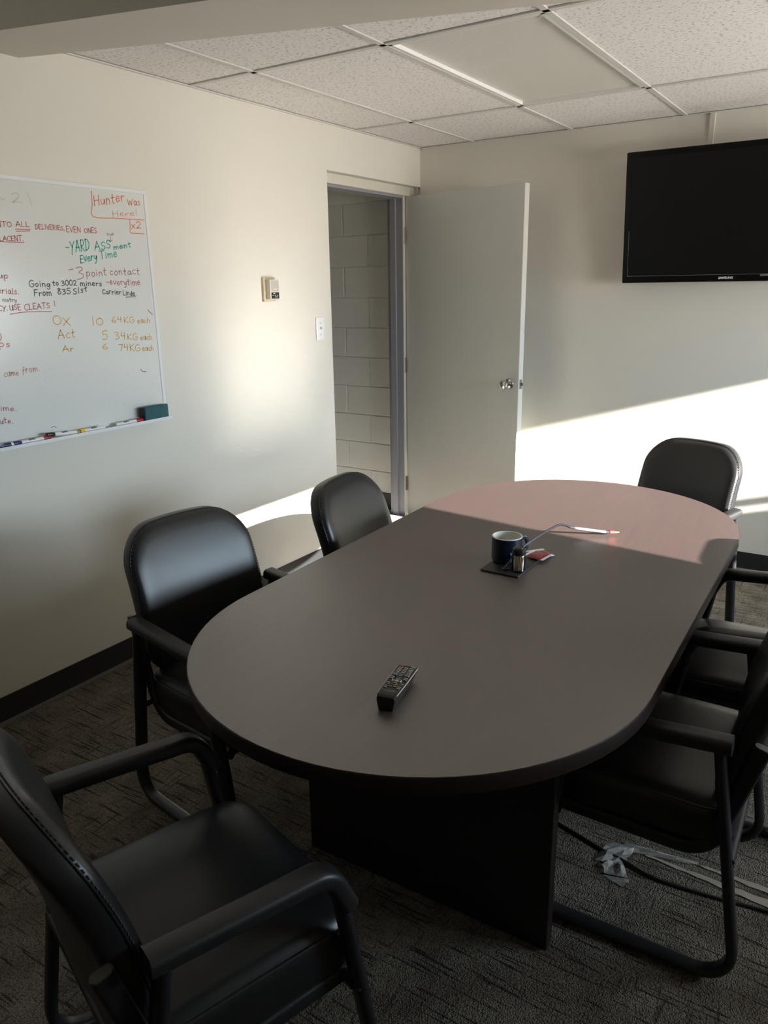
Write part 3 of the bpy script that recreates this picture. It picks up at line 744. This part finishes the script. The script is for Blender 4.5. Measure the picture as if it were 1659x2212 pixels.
TEXTLINES = [
('2', -2.8367, 1.8737, 0.032, 0.0023, 0.0317, 'faint', 1),
(None,[(-2.7745,1.9102),(-2.7688,1.8894),(-2.7636,1.8684)],'grey',0.7),
(None,[(-2.8799,1.885),(-2.8714,1.8795),(-2.8621,1.8843)],'grey',0.7),
('Hunter', -2.4988, 1.887, 0.143, 0.0253, 0.0344, 'orange', 1.2),
('Was', -2.3405, 1.8991, 0.0619, 0.0044, 0.0242, 'orange', 1),
('Here!', -2.4187, 1.8524, 0.1203, 0.0096, 0.0215, 'paleorange', 1),
(None,[(-2.5049,1.937),(-2.5075,1.891),(-2.5093,1.847),(-2.4009,1.8473),(-2.2673,1.8486)],'orange',1.1),
(None,[(-2.3381,1.846),(-2.339,1.8207),(-2.3396,1.7972),(-2.306,1.7957),(-2.2716,1.7952)],'orange',1.1),
('x2', -2.3325, 1.8112, 0.0471, 0.0052, 0.0246, 'orange', 1.1),
('NTO', -2.9058, 1.7914, 0.0537, 0.0027, 0.0168, 'red', 1),
('ALL', -2.8352, 1.794, 0.0515, 0.0026, 0.0172, 'red', 1),
(None,[(-2.8389,1.7862),(-2.7831,1.7875)],'red',1),
(None,[(-2.8375,1.7794),(-2.7849,1.7827)],'red',1),
('DELIVERIES,', -2.7608, 1.7908, 0.1179, 0.0011, 0.0149, 'red', 1),
('EVEN', -2.6347, 1.7877, 0.0603, -0.0005, 0.0191, 'red', 1),
('ONES', -2.5569, 1.7866, 0.0544, 0.0014, 0.0168, 'red', 1),
('LACENT.', -2.9032, 1.7454, 0.0892, 0.0032, 0.0169, 'red', 1),
(None,[(-2.9035,1.7437),(-2.8655,1.7425),(-2.8139,1.743)],'red',1),
(None,[(-2.6465,1.7319),(-2.6345,1.7313)],'teal',1.5),
('YARD', -2.6273, 1.7127, 0.0838, 0.0114, 0.0392, 'teal', 1.4),
('ASS', -2.5193, 1.7248, 0.073, 0.0092, 0.0294, 'teal', 1.3),
('ment', -2.4309, 1.7296, 0.084, 0.0132, 0.0204, 'teal', 1.3),
('huh', -2.4543, 1.7816, 0.0322, 0.0023, 0.0096, 'brown', 0.7),
(None,[(-2.4402,1.7774),(-2.4441,1.7591)],'brown',0.8),
(None,[(-2.4507,1.7636),(-2.4442,1.7581),(-2.4346,1.7652)],'brown',0.8),
('Every', -2.5905, 1.6795, 0.0752, 0.0121, 0.029, 'teal', 1.4),
('Time', -2.5006, 1.6933, 0.0809, 0.0098, 0.0287, 'teal', 1.3),
(None,[(-2.6466,1.6514),(-2.6263,1.6558)],'maroon',1),
('3', -2.6164, 1.6202, 0.0324, 0.0018, 0.046, 'maroon', 1),
('point', -2.5714, 1.6287, 0.0924, 0.004, 0.0275, 'maroon', 1),
('contact', -2.4629, 1.6337, 0.1465, 0.0034, 0.0264, 'maroon', 1),
(None,[(-2.4838,1.6073),(-2.4728,1.6073)],'maroon',1),
('everytime', -2.4679, 1.5984, 0.1484, -0.0041, 0.0235, 'redb', 1.05),
('Going', -2.8164, 1.5929, 0.0833, -0.0008, 0.0205, 'black', 1.1),
('to', -2.7216, 1.5971, 0.0238, -0.0002, 0.0183, 'black', 1.1),
('3002', -2.6849, 1.5954, 0.0647, -0.0006, 0.0185, 'black', 1.1),
('miners', -2.604, 1.5961, 0.0968, -0.0032, 0.0189, 'black', 1.1),
('From', -2.801, 1.5608, 0.0687, 0.0019, 0.0207, 'black', 1.1),
('835', -2.7055, 1.5646, 0.0543, 0.0005, 0.0194, 'black', 1.1),
('S1st', -2.6394, 1.5648, 0.0623, 0.0095, 0.0207, 'black', 1.1),
('Carrier', -2.5082, 1.5646, 0.0896, -0.0045, 0.0185, 'black', 1.05),
('Linde.', -2.4094, 1.5579, 0.0659, -0.0042, 0.02, 'black', 1.05),
(None,[(-2.3965,1.5486),(-2.3487,1.5492)],'black',1),
('up', -2.9286, 1.6216, 0.0361, 0.0008, 0.0197, 'red', 1),
('erials.', -2.9377, 1.5729, 0.0769, -0.0052, 0.0198, 'red', 1),
('nistry', -2.9262, 1.5444, 0.0515, -0.0013, 0.0113, 'brown', 0.8),
('CY.', -2.9455, 1.5144, 0.0337, -0.0003, 0.0174, 'red', 1),
('USE', -2.9039, 1.5148, 0.0417, 0.0004, 0.0185, 'red', 1),
('CLEATS', -2.847, 1.5129, 0.1006, 0.004, 0.0197, 'red', 1),
(None,[(-2.7248,1.5418),(-2.7244,1.5232)],'red',1),
(None,[(-2.9062,1.5007),(-2.8445,1.5065),(-2.7392,1.5041)],'red',1),
('OX', -2.7395, 1.457, 0.0696, -0.0043, 0.0288, 'ochre', 1.2),
('10', -2.5721, 1.4469, 0.0505, -0.0015, 0.0302, 'ochre', 1.2),
('64', -2.4783, 1.4534, 0.0479, -0.0022, 0.0225, 'ochre', 1.1),
('KG', -2.4191, 1.4491, 0.0509, -0.0008, 0.0234, 'ochre', 1.1),
('each', -2.3513, 1.4449, 0.0629, -0.0029, 0.0217, 'ochre', 1.1),
('Act', -2.7285, 1.4044, 0.0742, 0.0002, 0.031, 'ochre', 1.2),
('5', -2.5312, 1.3909, 0.0242, 0.0005, 0.0308, 'ochre', 1.2),
('34', -2.4725, 1.3871, 0.0509, -0.0032, 0.0263, 'ochre', 1.1),
('KG', -2.4107, 1.3821, 0.0506, -0.0032, 0.0247, 'ochre', 1.1),
('each', -2.3449, 1.3764, 0.0581, -0.0021, 0.022, 'ochre', 1.1),
('Ar', -2.7171, 1.3557, 0.0486, 0.0002, 0.0228, 'ochre', 1.2),
('6', -2.5367, 1.3519, 0.024, -0.0008, 0.022, 'ochre', 1.2),
('74', -2.4595, 1.3426, 0.0463, -0.0035, 0.0245, 'ochre', 1.1),
('KG', -2.4043, 1.3368, 0.0515, -0.005, 0.0249, 'ochre', 1.1),
('each', -2.342, 1.3311, 0.0605, -0.0035, 0.0221, 'ochre', 1.1),
(None,[(-2.9545,1.4378),(-2.9508,1.4309),(-2.9527,1.4199),(-2.9587,1.4127)],'red',1),
('ps', -2.9647, 1.3909, 0.0402, -0.0011, 0.0211, 'red', 1),
('came', -2.962, 1.2877, 0.0548, 0.0008, 0.0224, 'redpale', 1),
('from.', -2.8919, 1.2921, 0.0689, 0.005, 0.0219, 'redpale', 1),
('time.', -3.012, 1.1746, 0.0764, -0.0107, 0.018, 'redb', 1),
('ute.', -3.0044, 1.1271, 0.0477, -0.0055, 0.02, 'redb', 1),
(None,[(-2.2919,1.4948),(-2.2796,1.4839),(-2.2701,1.4767)],'brown',1.2),
(None,[(-2.3607,1.2566),(-2.3517,1.2471),(-2.3327,1.2453)],'black',1),
(None,[(-2.8087,1.0819),(-2.7946,1.0836),(-2.7872,1.0775)],'black',0.7)]

rnd = random.Random(3)
PEN = .0034
for ln in TEXTLINES:
    mb = MB()
    if ln[0] is None:
        _, pts, col, w = ln; ribbon(mb, pts, PEN * w * .8)
    else:
        t, y0, z0, dy, dz, h, col, w = ln
        ws = [G[c][0] + .22 for c in t]; tot = sum(ws) - .22; x = 0
        for c, cw in zip(t, ws):
            jx, jz, js = 0, rnd.uniform(-.07, .07), rnd.uniform(.88, 1.12)
            for st in G[c][1]:
                pts = []
                for px, pz in st:
                    f = (x + px) / tot
                    pts.append((y0 + dy * f + .02 * pz * h, z0 + dz * f + (pz * js + jz) * h))
                if c in SHARP and len(pts) > 2:
                    for a, b2 in zip(pts[:-1], pts[1:]): ribbon(mb, [a, b2], PEN * w * .8)
                else: ribbon(mb, pts, PEN * w * .8)
            x += cw
    o = obj('handwriting', mb, INKM[col], wb, (0, -BY1, -BZ0), smooth=0)
    if ln[0]: o['label'] = 'marker writing reading ' + ln[0]
# smudges left by the eraser
M_smudge = mat('ink_smudge', (.50, .51, .49), .5)
sm = MB()
for i in range(26):
    yy = rnd.uniform(-2.85, -2.27); zz = rnd.uniform(1.10, 1.32); L = rnd.uniform(.003, .012); a = rnd.uniform(.2, 1.2)
    ribbon(sm, [(yy, zz), (yy + L * math.cos(a), zz + L * math.sin(a))], .0014)
obj('smudge', sm, M_smudge, wb, (0, -BY1, -BZ0), smooth=0)

# eraser and markers on the tray
er = empty('whiteboard_eraser', (.052, -2.338, BZ0)); tag(er, 'teal felt whiteboard eraser at the right end of the marker tray', 'eraser')
obj('eraser_back', MB().bbox(-.022, -.062, 0, .002, .062, .058, .004, 2), M_blk, er)
M_felt = mat('teal_felt', (0.055, 0.13, 0.14), 0.95, bump=(160, .9, .003), spec=.1, vary=(25, .3))
obj('felt_pad', MB().bbox(.002, -.063, 0, .018, .063, .060, .004, 2), M_felt, er)
MW = mat('marker_barrel_white', (.80, .80, .79), .35)
MK = [('dark blue whiteboard marker at the picture edge of the tray', -3.082, -2.959, (.02, .03, .16), (.02, .02, .10), 1, .0, 'text_white', True),
      ('white whiteboard marker with red cap lying under the black one', -2.957, -2.838, (.38, .015, .03), None, 1, 0, '', False),
      ('white whiteboard marker with black cap resting on the red one', -2.853, -2.726, (.015, .015, .015), None, 0, .010, '', False),
      ('white whiteboard marker with yellow cap in the middle of the tray', -2.722, -2.597, (.85, .50, .015), None, 0, .002, '', False),
      ('white whiteboard marker with red cap touching the eraser', -2.540, -2.405, (.42, .015, .03), None, 1, 0, '', False)]
for lab, y0, y1, cc, bc, capright, dz, _, dark in MK:
    L = y1 - y0; r = .0088
    m = empty('whiteboard_marker', (.052, y0, BZ0 - .001 + r))
    tag(m, lab, 'marker', 'markers on the whiteboard tray')
    lift = dz; up = math.atan2(lift, L) if lift > .003 else 0
    rt = (-up, 0, 0) if not capright else (0, 0, 0); lo = (0, 0, lift if lift > .003 else 0)
    body = MW if bc is None else mat('marker_barrel_blue', bc, .35)
    capm = mat('marker_cap', cc, .35)
    b0, b1 = (.0, L * .76) if capright else (L * .24, L)
    c0_, c1_ = (L * .74, L) if capright else (0, L * .26)
    bd = obj('barrel', MB().lathe([(0, b0), (r * .78, b0), (r * .88, b0 + .003), (r * .9, b1), (0, b1)], 16, axis='Y'), body, m, lo, rt)
    obj('cap', MB().lathe([(0, c0_), (r * .9, c0_), (r, c0_ + .003), (r, c1_ - .003), (r * .85, c1_), (0, c1_)], 16, axis='Y'), capm, m, lo, rt)
    if bc is not None: obj('cap_ring', MB().lathe([(r * .9, L * .68), (r * 1.03, L * .68), (r * 1.03, L * .75), (r * .9, L * .75)], 16, axis='Y'), MW, m, lo, rt)
    if cc[0] > .8: obj('cap_ring', MB().lathe([(r * .9, .004), (r * 1.03, .004), (r * 1.03, .013), (r * .9, .013)], 16, axis='Y'), mat('marker_ring_brown', (.20, .10, .02), .4), m, lo, rt)
    tm = text_mesh('logo', 'EXPO', .010, .0002)
    lg = link('logo', tm, M_print if dark else M_blk, m, (r * .97 * .72 + lo[0], (b0 + b1) / 2 - .004, r * .97 * .72 + lo[2] - (math.tan(up) * (L / 2) if up else 0)), (math.radians(45), 0, PI / 2))
    lg.rotation_euler = Matrix(((0, -.7071, .7071), (1, 0, 0), (0, .7071, .7071))).to_euler()

# ------------------------------------------------------------------ things on the table
TZ = .7402
plate = obj('cable_plate', MB().bbox(-.062, -.09, 0, .062, .09, .006, .0015, 2), mat('dark_slate_plastic', (.022, .022, .021), .4), None, (1.754, -2.452, TZ)); tag(plate, 'flat black rectangular cable plate on the table under the mug', 'cable plate')
mg = empty('coffee_mug', (1.729, -2.432, TZ + .006)); tag(mg, 'navy blue coffee mug with white inside on the table', 'mug')
mh, mr_ = .082, .0475
obj('mug_body', MB().lathe([(0, 0), (mr_ - .008, 0), (mr_ - .003, .003), (mr_, .010), (mr_, mh - .002)], 40, caps=False), M_navy, mg)
obj('mug_lining', MB().lathe([(mr_, mh - .002), (mr_ - .0005, mh), (mr_ - .003, mh + .0005), (mr_ - .0045, mh - .001), (mr_ - .0045, .010), (mr_ - .010, .005), (0, .005)], 40, caps=False), M_ceram, mg)
hp = smoothline([(.0462, 0, .064), (.066, 0, .066), (.078, 0, .052), (.076, 0, .032), (.062, 0, .018), (.0462, 0, .016)], 6)
obj('mug_handle', MB().tube(hp, rrect(.014, .008, .0035, 3), up=(0, 1, 0)), M_navy, mg, rot=(0, 0, math.radians(60)))
lt_ = MB()
for a0, z0, w_, h_ in ((0, .018, .0022, .011), (.006, .018, .0022, .011), (.0022, .0225, .004, .002), (.010, .024, .003, .005), (.0145, .025, .002, .004)):
    lt_.box(a0, -.0004, z0, a0 + w_, .0004, z0 + h_)
la = math.radians(-52)
obj('mug_logo', lt_, M_print, mg, (mr_ * math.cos(la) + .0002, mr_ * math.sin(la) - .0002, .012), (0, 0, la + PI / 2), smooth=0)

bt = empty('toothpick_bottle', (1.797, -2.497, TZ + .006)); tag(bt, 'small clear bottle of toothpicks with black lid', 'toothpick bottle')
br = .0205
obj('bottle_body', MB().lathe([(0, 0), (br - .002, 0), (br, .003), (br, .048), (br - .002, .054), (br - .004, .056), (br - .0055, .054), (br - .0018, .047), (br - .0018, .003), (0, .002)], 28), M_bottle, bt)
obj('bottle_lid', MB().lathe([(0, .0745), (.013, .0745), (.0135, .073), (.0175, .073), (br - .001, .071), (br, .062), (br - .002, .0605), (br + .0002, .059), (br + .0002, .0525), (br - .002, .052), (0, .052)], 28), M_blk, bt)
r2 = random.Random(5)
for i in range(46):
    a, rr = r2.uniform(0, 2 * PI), math.sqrt(r2.random()) * (br - .0045)
    a2 = a + r2.uniform(-.9, .9); r3 = min(rr * r2.uniform(.8, 1.15), br - .0045)
    p0 = Vector((rr * math.cos(a), rr * math.sin(a), .003)); p1 = Vector((r3 * math.cos(a2), r3 * math.sin(a2), .050))
    link('toothpick', MB().tube([p0, p1], circ(.00095, 5)).mesh('toothpick'), M_wood, bt)

cb = empty('gooseneck_cable', (1.76, -2.508, TZ + .006)); tag(cb, 'bent grey cable with red and gold plug rising from the black plate', 'cable')
O = Vector((1.76, -2.508, TZ + .006))
cp_ = [Vector(q) - O for q in ((1.756, -2.512, .7465), (1.768, -2.480, .772), (1.782, -2.420, .800), (1.795, -2.30, .809), (1.797, -2.19, .803), (1.803, -2.145, .797), (1.825, -2.105, .779), (1.865, -2.068, .768), (1.916, -2.028, .7565))]
sl = smoothline(cp_, 6); k_ = int(len(sl) * .70)
obj('cable_sleeve', MB().tube(sl[:k_ + 1], circ(.0037, 10)), M_cable, cb, smooth=60)
obj('bare_shield', MB().tube(sl[k_:], circ(.0046, 10)), mat('worn_grey_braid', (.20, .20, .21), .45, .1, bump=(300, .6, .001)), cb, smooth=60)
d_ = (cp_[-1] - cp_[-2]).normalized(); e0 = cp_[-1]; d_.z *= .3; d_.normalize()
obj('cable_root', MB().lathe([(0, 0), (.010, 0), (.010, .004), (.006, .007), (0, .007)], 16), M_blk, cb, (0, 0, .0))
obj('plug_boot', MB().tube([e0 - d_ * .004, e0 + d_ * .014], circ(.0042, 10)), M_blk, cb)
obj('plug_collar', MB().tube([e0 + d_ * .014, e0 + d_ * .030], circ(.0058, 14)), M_red, cb)
obj('plug_tip', MB().tube([e0 + d_ * .030, e0 + d_ * .040], circ(.0048, 12)).tube([e0 + d_ * .040, e0 + d_ * .048], circ(.0022, 10)), M_gold, cb)

def sachet(name, loc, rz, tilt_, lab):
    s = empty(name, loc, rz); s.rotation_euler = (0, tilt_, rz); tag(s, lab, 'sachet', 'red sachets beside the mug')
    w_, d_ = .056, .066
    R = []
    n = 10
    g = MB(); vs = []; fs = []
    nx, ny = 12, 10
    for sgn in (1, -1):
        o_ = len(vs)
        for i in range(nx + 1):
            for j in range(ny + 1):
                u, v = i / nx, j / ny
                h = .004 + sgn * .0042 * (math.sin(PI * u) ** .5) * (math.sin(PI * v) ** .6 if 0 < v < 1 else 0) + .0006 * math.sin(13 * u + 4 * v)
                vs.append(((u - .5) * w_, (v - .5) * d_, h))
        for i in range(nx):
            for j in range(ny):
                a = o_ + i * (ny + 1) + j
                fs.append((a, a + ny + 1, a + ny + 2, a + 1) if sgn > 0 else (a, a + 1, a + ny + 2, a + ny + 1))
    g.add(vs, fs); obj('wrapper', g, M_redfoil, s, smooth=60)
    for sg in (-1, 1):
        z_ = MB(); x0 = sg * w_ / 2
        m_ = 16; vv = []
        for k in range(m_ + 1):
            y_ = -d_ / 2 - .002 + (d_ + .004) * k / m_
            t_ = .0012 if k % 2 else 0
            vv += [(x0 - sg * .001, y_, .0034), (x0 + sg * (.007 + t_), y_, .0034 + .0008), (x0 + sg * (.007 + t_), y_, .0048 + .0008), (x0 - sg * .001, y_, .0050)]
        ff = []
        for k in range(m_):
            for q in range(4): ff.append((4 * k + q, 4 * k + (q + 1) % 4, 4 * k + 4 + (q + 1) % 4, 4 * k + 4 + q))
        z_.add(vv, ff + [(0, 1, 2, 3), (4 * m_ + 3, 4 * m_ + 2, 4 * m_ + 1, 4 * m_)])
        obj('crimped_end', z_, M_foilw, s, smooth=0)
    pr = MB()
    for (yy, x0, n_, am, wd) in ((.002, -.018, 9, .0022, .0011), (-.011, -.018, 2, .0004, .0007), (-.015, -.014, 2, .0004, .0006)):
        pts = []
        for k in range(n_ * 2 + 1):
            x_ = x0 + .036 * k / (n_ * 2)
            u = x_ / w_ + .5; v = yy / d_ + .5
            z_ = .004 + .0042 * (math.sin(PI * u) ** .5) * (math.sin(PI * v) ** .6) + .0006 * math.sin(13 * u + 4 * v) + .0004
            pts.append(Vector((x_, yy + (am if k % 2 else -am), z_)))
        pr.tube(pts, [(wd, 0), (0, .0002), (-wd, 0), (0, -.0002)], up=(0, 0, 1))
    obj('printed_lettering', pr, M_pinkprint, s, smooth=0)
    return s
sachet('sachet', (1.800, -2.352, TZ + .0065), math.radians(-7), 0, 'dark red sachet with white crimped ends lying on top, print facing up')
sachet('sachet', (1.792, -2.318, TZ + .0005), math.radians(-38), 0, 'dark red sachet peeking out from under the other one')

# remote control
rm = empty('remote_control', (1.862, -3.292, TZ), math.radians(12.5)); tag(rm, 'black television remote control with grey buttons on the table', 'remote control')
RL, RW = .150, .046
secs = []
for y_, zt, zb, w_ in ((-.0765, .0245, .006, .030), (-.0750, .0305, .0008, .0385), (-.066, .0335, 0, .042), (-.040, .033, .0, .044), (.0, .0312, .004, .0455), (.050, .0292, .009, .046), (.070, .0284, .013, .046), (.0735, .0272, .017, .0445)):
    h_ = zt - zb
    ring = []
    for (u, v) in ((-.5, .86), (-.47, 1), (.47, 1), (.5, .86), (.5, .62), (.40, 0), (-.40, 0), (-.5, .62)):
        ring.append((u * w_, y_, zb + v * h_))
    secs.append(ring)
obj('remote_body', MB().rings(secs), M_blk, rm, smooth=30)
zt = lambda y_: .0335 + (-.066 - y_) * .0375
for sg in (-1, 1):
    obj('edge_trim', MB().tube([(sg * .0212, -.066, zt(-.066) - .002), (sg * .0228, 0, zt(0) - .0022), (sg * .0230, .0705, zt(.0705) - .002)], circ(.0011, 6)), M_silver, rm)
tilt_r = -math.atan(.0375)
def btn_mesh(w_, d_, h_=.0022, b=.0006): return MB().bbox(-w_ / 2, -d_ / 2, -.0005, w_ / 2, d_ / 2, h_, b, 1).mesh('button')
M_btn = mat('button_grey', (.40, .36, .31), .45); M_btnv = mat('button_violet_grey', (.22, .20, .24), .45)
M_bred = mat('button_red', (.48, .10, .12), .45); M_bgrn = mat('button_green', (.05, .20, .15), .45); M_bora = mat('button_orange', (.60, .27, .05), .45); M_bblu = mat('button_teal', (.10, .20, .24), .45)
small = btn_mesh(.0088, .0045); big = btn_mesh(.0105, .0115, .003); mid = btn_mesh(.0080, .0042); tiny = btn_mesh(.0072, .0036)
cache = {}
def btn(me, m, x, y, lab=None, rz=0):
    key = (me.name, m.name)
    if key not in cache:
        c = me.copy(); c.materials.clear(); c.materials.append(m); cache[key] = c
    o = link('button', cache[key], None, rm, (x, y, zt(y)), (tilt_r, 0, rz))
    if lab: o['label'] = lab
btn(small, M_bred, -.0135, .0655, 'red power button'); btn(small, M_btn, .0135, .0655)
for j in range(4):
    for i in (-1, 0, 1): btn(small, M_btn, .0128 * i, .0570 - .0076 * j)
btn(big, M_btnv, -.0135, .0225, 'large violet grey volume button'); btn(big, M_btnv, .0135, .0225, 'large violet grey channel button')
btn(mid, M_btn, 0, .0262); btn(mid, M_btn, 0, .0188)
btn(small, M_bgrn, 0, .0095, 'green button')
for sg in (-1, 1): btn(mid, M_btn, sg * .0150, .0105); btn(mid, M_btn, sg * .0155, .0035)
for k in range(4):
    a = k * PI / 2
    cx_, cy__ = .0092 * math.sin(a), -.0065 + .0092 * math.cos(a)
    btn(btn_mesh(.0090, .0036), M_btn, cx_, cy__, None, -a)
ok = obj('button', MB().lathe([(0, .0024), (.0045, .0024), (.0052, .0018), (.0052, -.0005)], 18), M_btn, rm, (0, -.0065, zt(-.0065)), (tilt_r, 0, 0)); ok['label'] = 'round centre button'
for sg in (-1, 1): btn(tiny, M_btn, sg * .0155, -.0175)
for i, m_ in enumerate((M_bred, M_bgrn, M_bora, M_bblu)): btn(tiny, m_, -.0144 + .0096 * i, -.0245)
for i in range(4): btn(tiny, M_btn, -.0144 + .0096 * i, -.0325)
for i in range(2): btn(tiny, M_btn, -.0144 + .0288 * i, -.0395)
lg = link('logo', text_mesh('logo', 'SAMSUNG', .0052, .0001), mat('grey_print', (.35, .35, .34), .5), rm, (0, -.0505, zt(-.0505) + .0001), (tilt_r, 0, 0)); lg['label'] = 'SAMSUNG lettering'

# ------------------------------------------------------------------ litter on the floor
fc = obj('floor_cable', MB().tube(smoothline([(1.80, -2.575, .005), (2.008, -2.612, .005), (2.152, -2.652, .005), (2.214, -2.664, .006), (2.317, -2.686, .005), (2.478, -2.668, .005), (2.586, -2.648, .005), (3.1, -2.56, .005), (3.9, -2.45, .005)], 6), circ(.0045, 8)), mat('black_cable', (.012, .011, .010), .5), None); tag(fc, 'thin black cable running across the carpet from under the table', 'cable')
def crumple(name, outline, z, amp, m, lab, cat, seed, n=4):
    """crumpled thin film patch filled from an outline of 4 corners, with thickness"""
    rr = random.Random(seed); A, B_, C_, D_ = [Vector((*p, 0)) for p in outline]
    g = MB(); top = []
    for i in range(n + 1):
        for j in range(n + 1):
            u, v = i / n, j / n
            p = A * (1 - u) * (1 - v) + B_ * u * (1 - v) + C_ * u * v + D_ * (1 - u) * v
            e = min(u, v, 1 - u, 1 - v)
            p += Vector((rr.uniform(-1, 1) * .003, rr.uniform(-1, 1) * .003, z + abs(rr.gauss(0, 1)) * amp * (1 if e > 0 else .4)))
            top.append(p)
    vs = top + [p - Vector((0, 0, .0006)) for p in top]; o_ = len(top); fs = []
    for i in range(n):
        for j in range(n):
            a = i * (n + 1) + j
            fs.append((a, a + n + 1, a + n + 2, a + 1)); fs.append((o_ + a, o_ + a + 1, o_ + a + n + 2, o_ + a + n + 1))
    return g.add(vs, fs)
pw = empty('plastic_wrap', (2.20, -2.67, 0)); tag(pw, 'torn crumpled piece of clear plastic wrap on the carpet', 'plastic wrap')
def rel(pts): return [(x - 2.20, y + 2.67) for x, y in pts]
obj('wrap_flap', crumple('a', rel([(2.147, -2.702), (2.154, -2.612), (2.232, -2.600), (2.215, -2.690)]), .004, .010, M_film, '', '', 1), M_film, pw, smooth=0)
obj('wrap_flap', crumple('b', rel([(2.182, -2.743), (2.165, -2.690), (2.213, -2.672), (2.248, -2.722)]), .005, .006, M_film, '', '', 2), M_film, pw, smooth=0)
obj('wrap_flap', crumple('c', rel([(2.186, -2.745), (2.248, -2.720), (2.252, -2.735), (2.238, -2.762)]), .003, .003, M_film, '', '', 3, 3), M_film, pw, smooth=0)
obj('wrap_tail', crumple('d', rel([(2.19, -2.625), (2.20, -2.582), (2.40, -2.560), (2.38, -2.575)]), .004, .005, M_film, '', '', 4), M_film, pw, smooth=0)
M_tape = mat('torn_paper_tape', (.36, .31, .25), .6, bump=(60, .5, .002), vary=(20, .25))
def tape(pts, lab):
    c = Vector((sum(p[0] for p in pts) / len(pts), sum(p[1] for p in pts) / len(pts)))
    t = obj('tape_strip', MB().prism([(p[0] - c.x, p[1] - c.y) for p in pts], .0006, .0030), M_tape, None, (c.x, c.y, 0), smooth=0)
    tag(t, lab, 'tape', 'torn tape strips on the carpet')
def torn(a, b_, w0, w1, n=14, seed=1):
    rr = random.Random(seed); A, B_ = Vector(a), Vector(b_); d = (B_ - A); pn = Vector((-d.y, d.x)).normalized()
    L_, R_ = [], []
    for i in range(n + 1):
        f = i / n; w_ = w0 + (w1 - w0) * f
        L_.append(A + d * f + pn * (w_ / 2 + rr.uniform(-.0025, .0025))); R_.append(A + d * f - pn * (w_ / 2 + rr.uniform(-.0025, .0025)))
    return [(p.x, p.y) for p in R_] + [(p.x, p.y) for p in L_[::-1]]
tape(torn((2.263, -2.604), (2.66, -2.622), .006, .034, seed=1), 'torn pale tape strip on the carpet, the longer one nearer the black cable')
tape(torn((2.380, -2.566), (2.68, -2.570), .004, .030, seed=2), 'torn pale tape strip on the carpet, the shorter one farther from the cable')
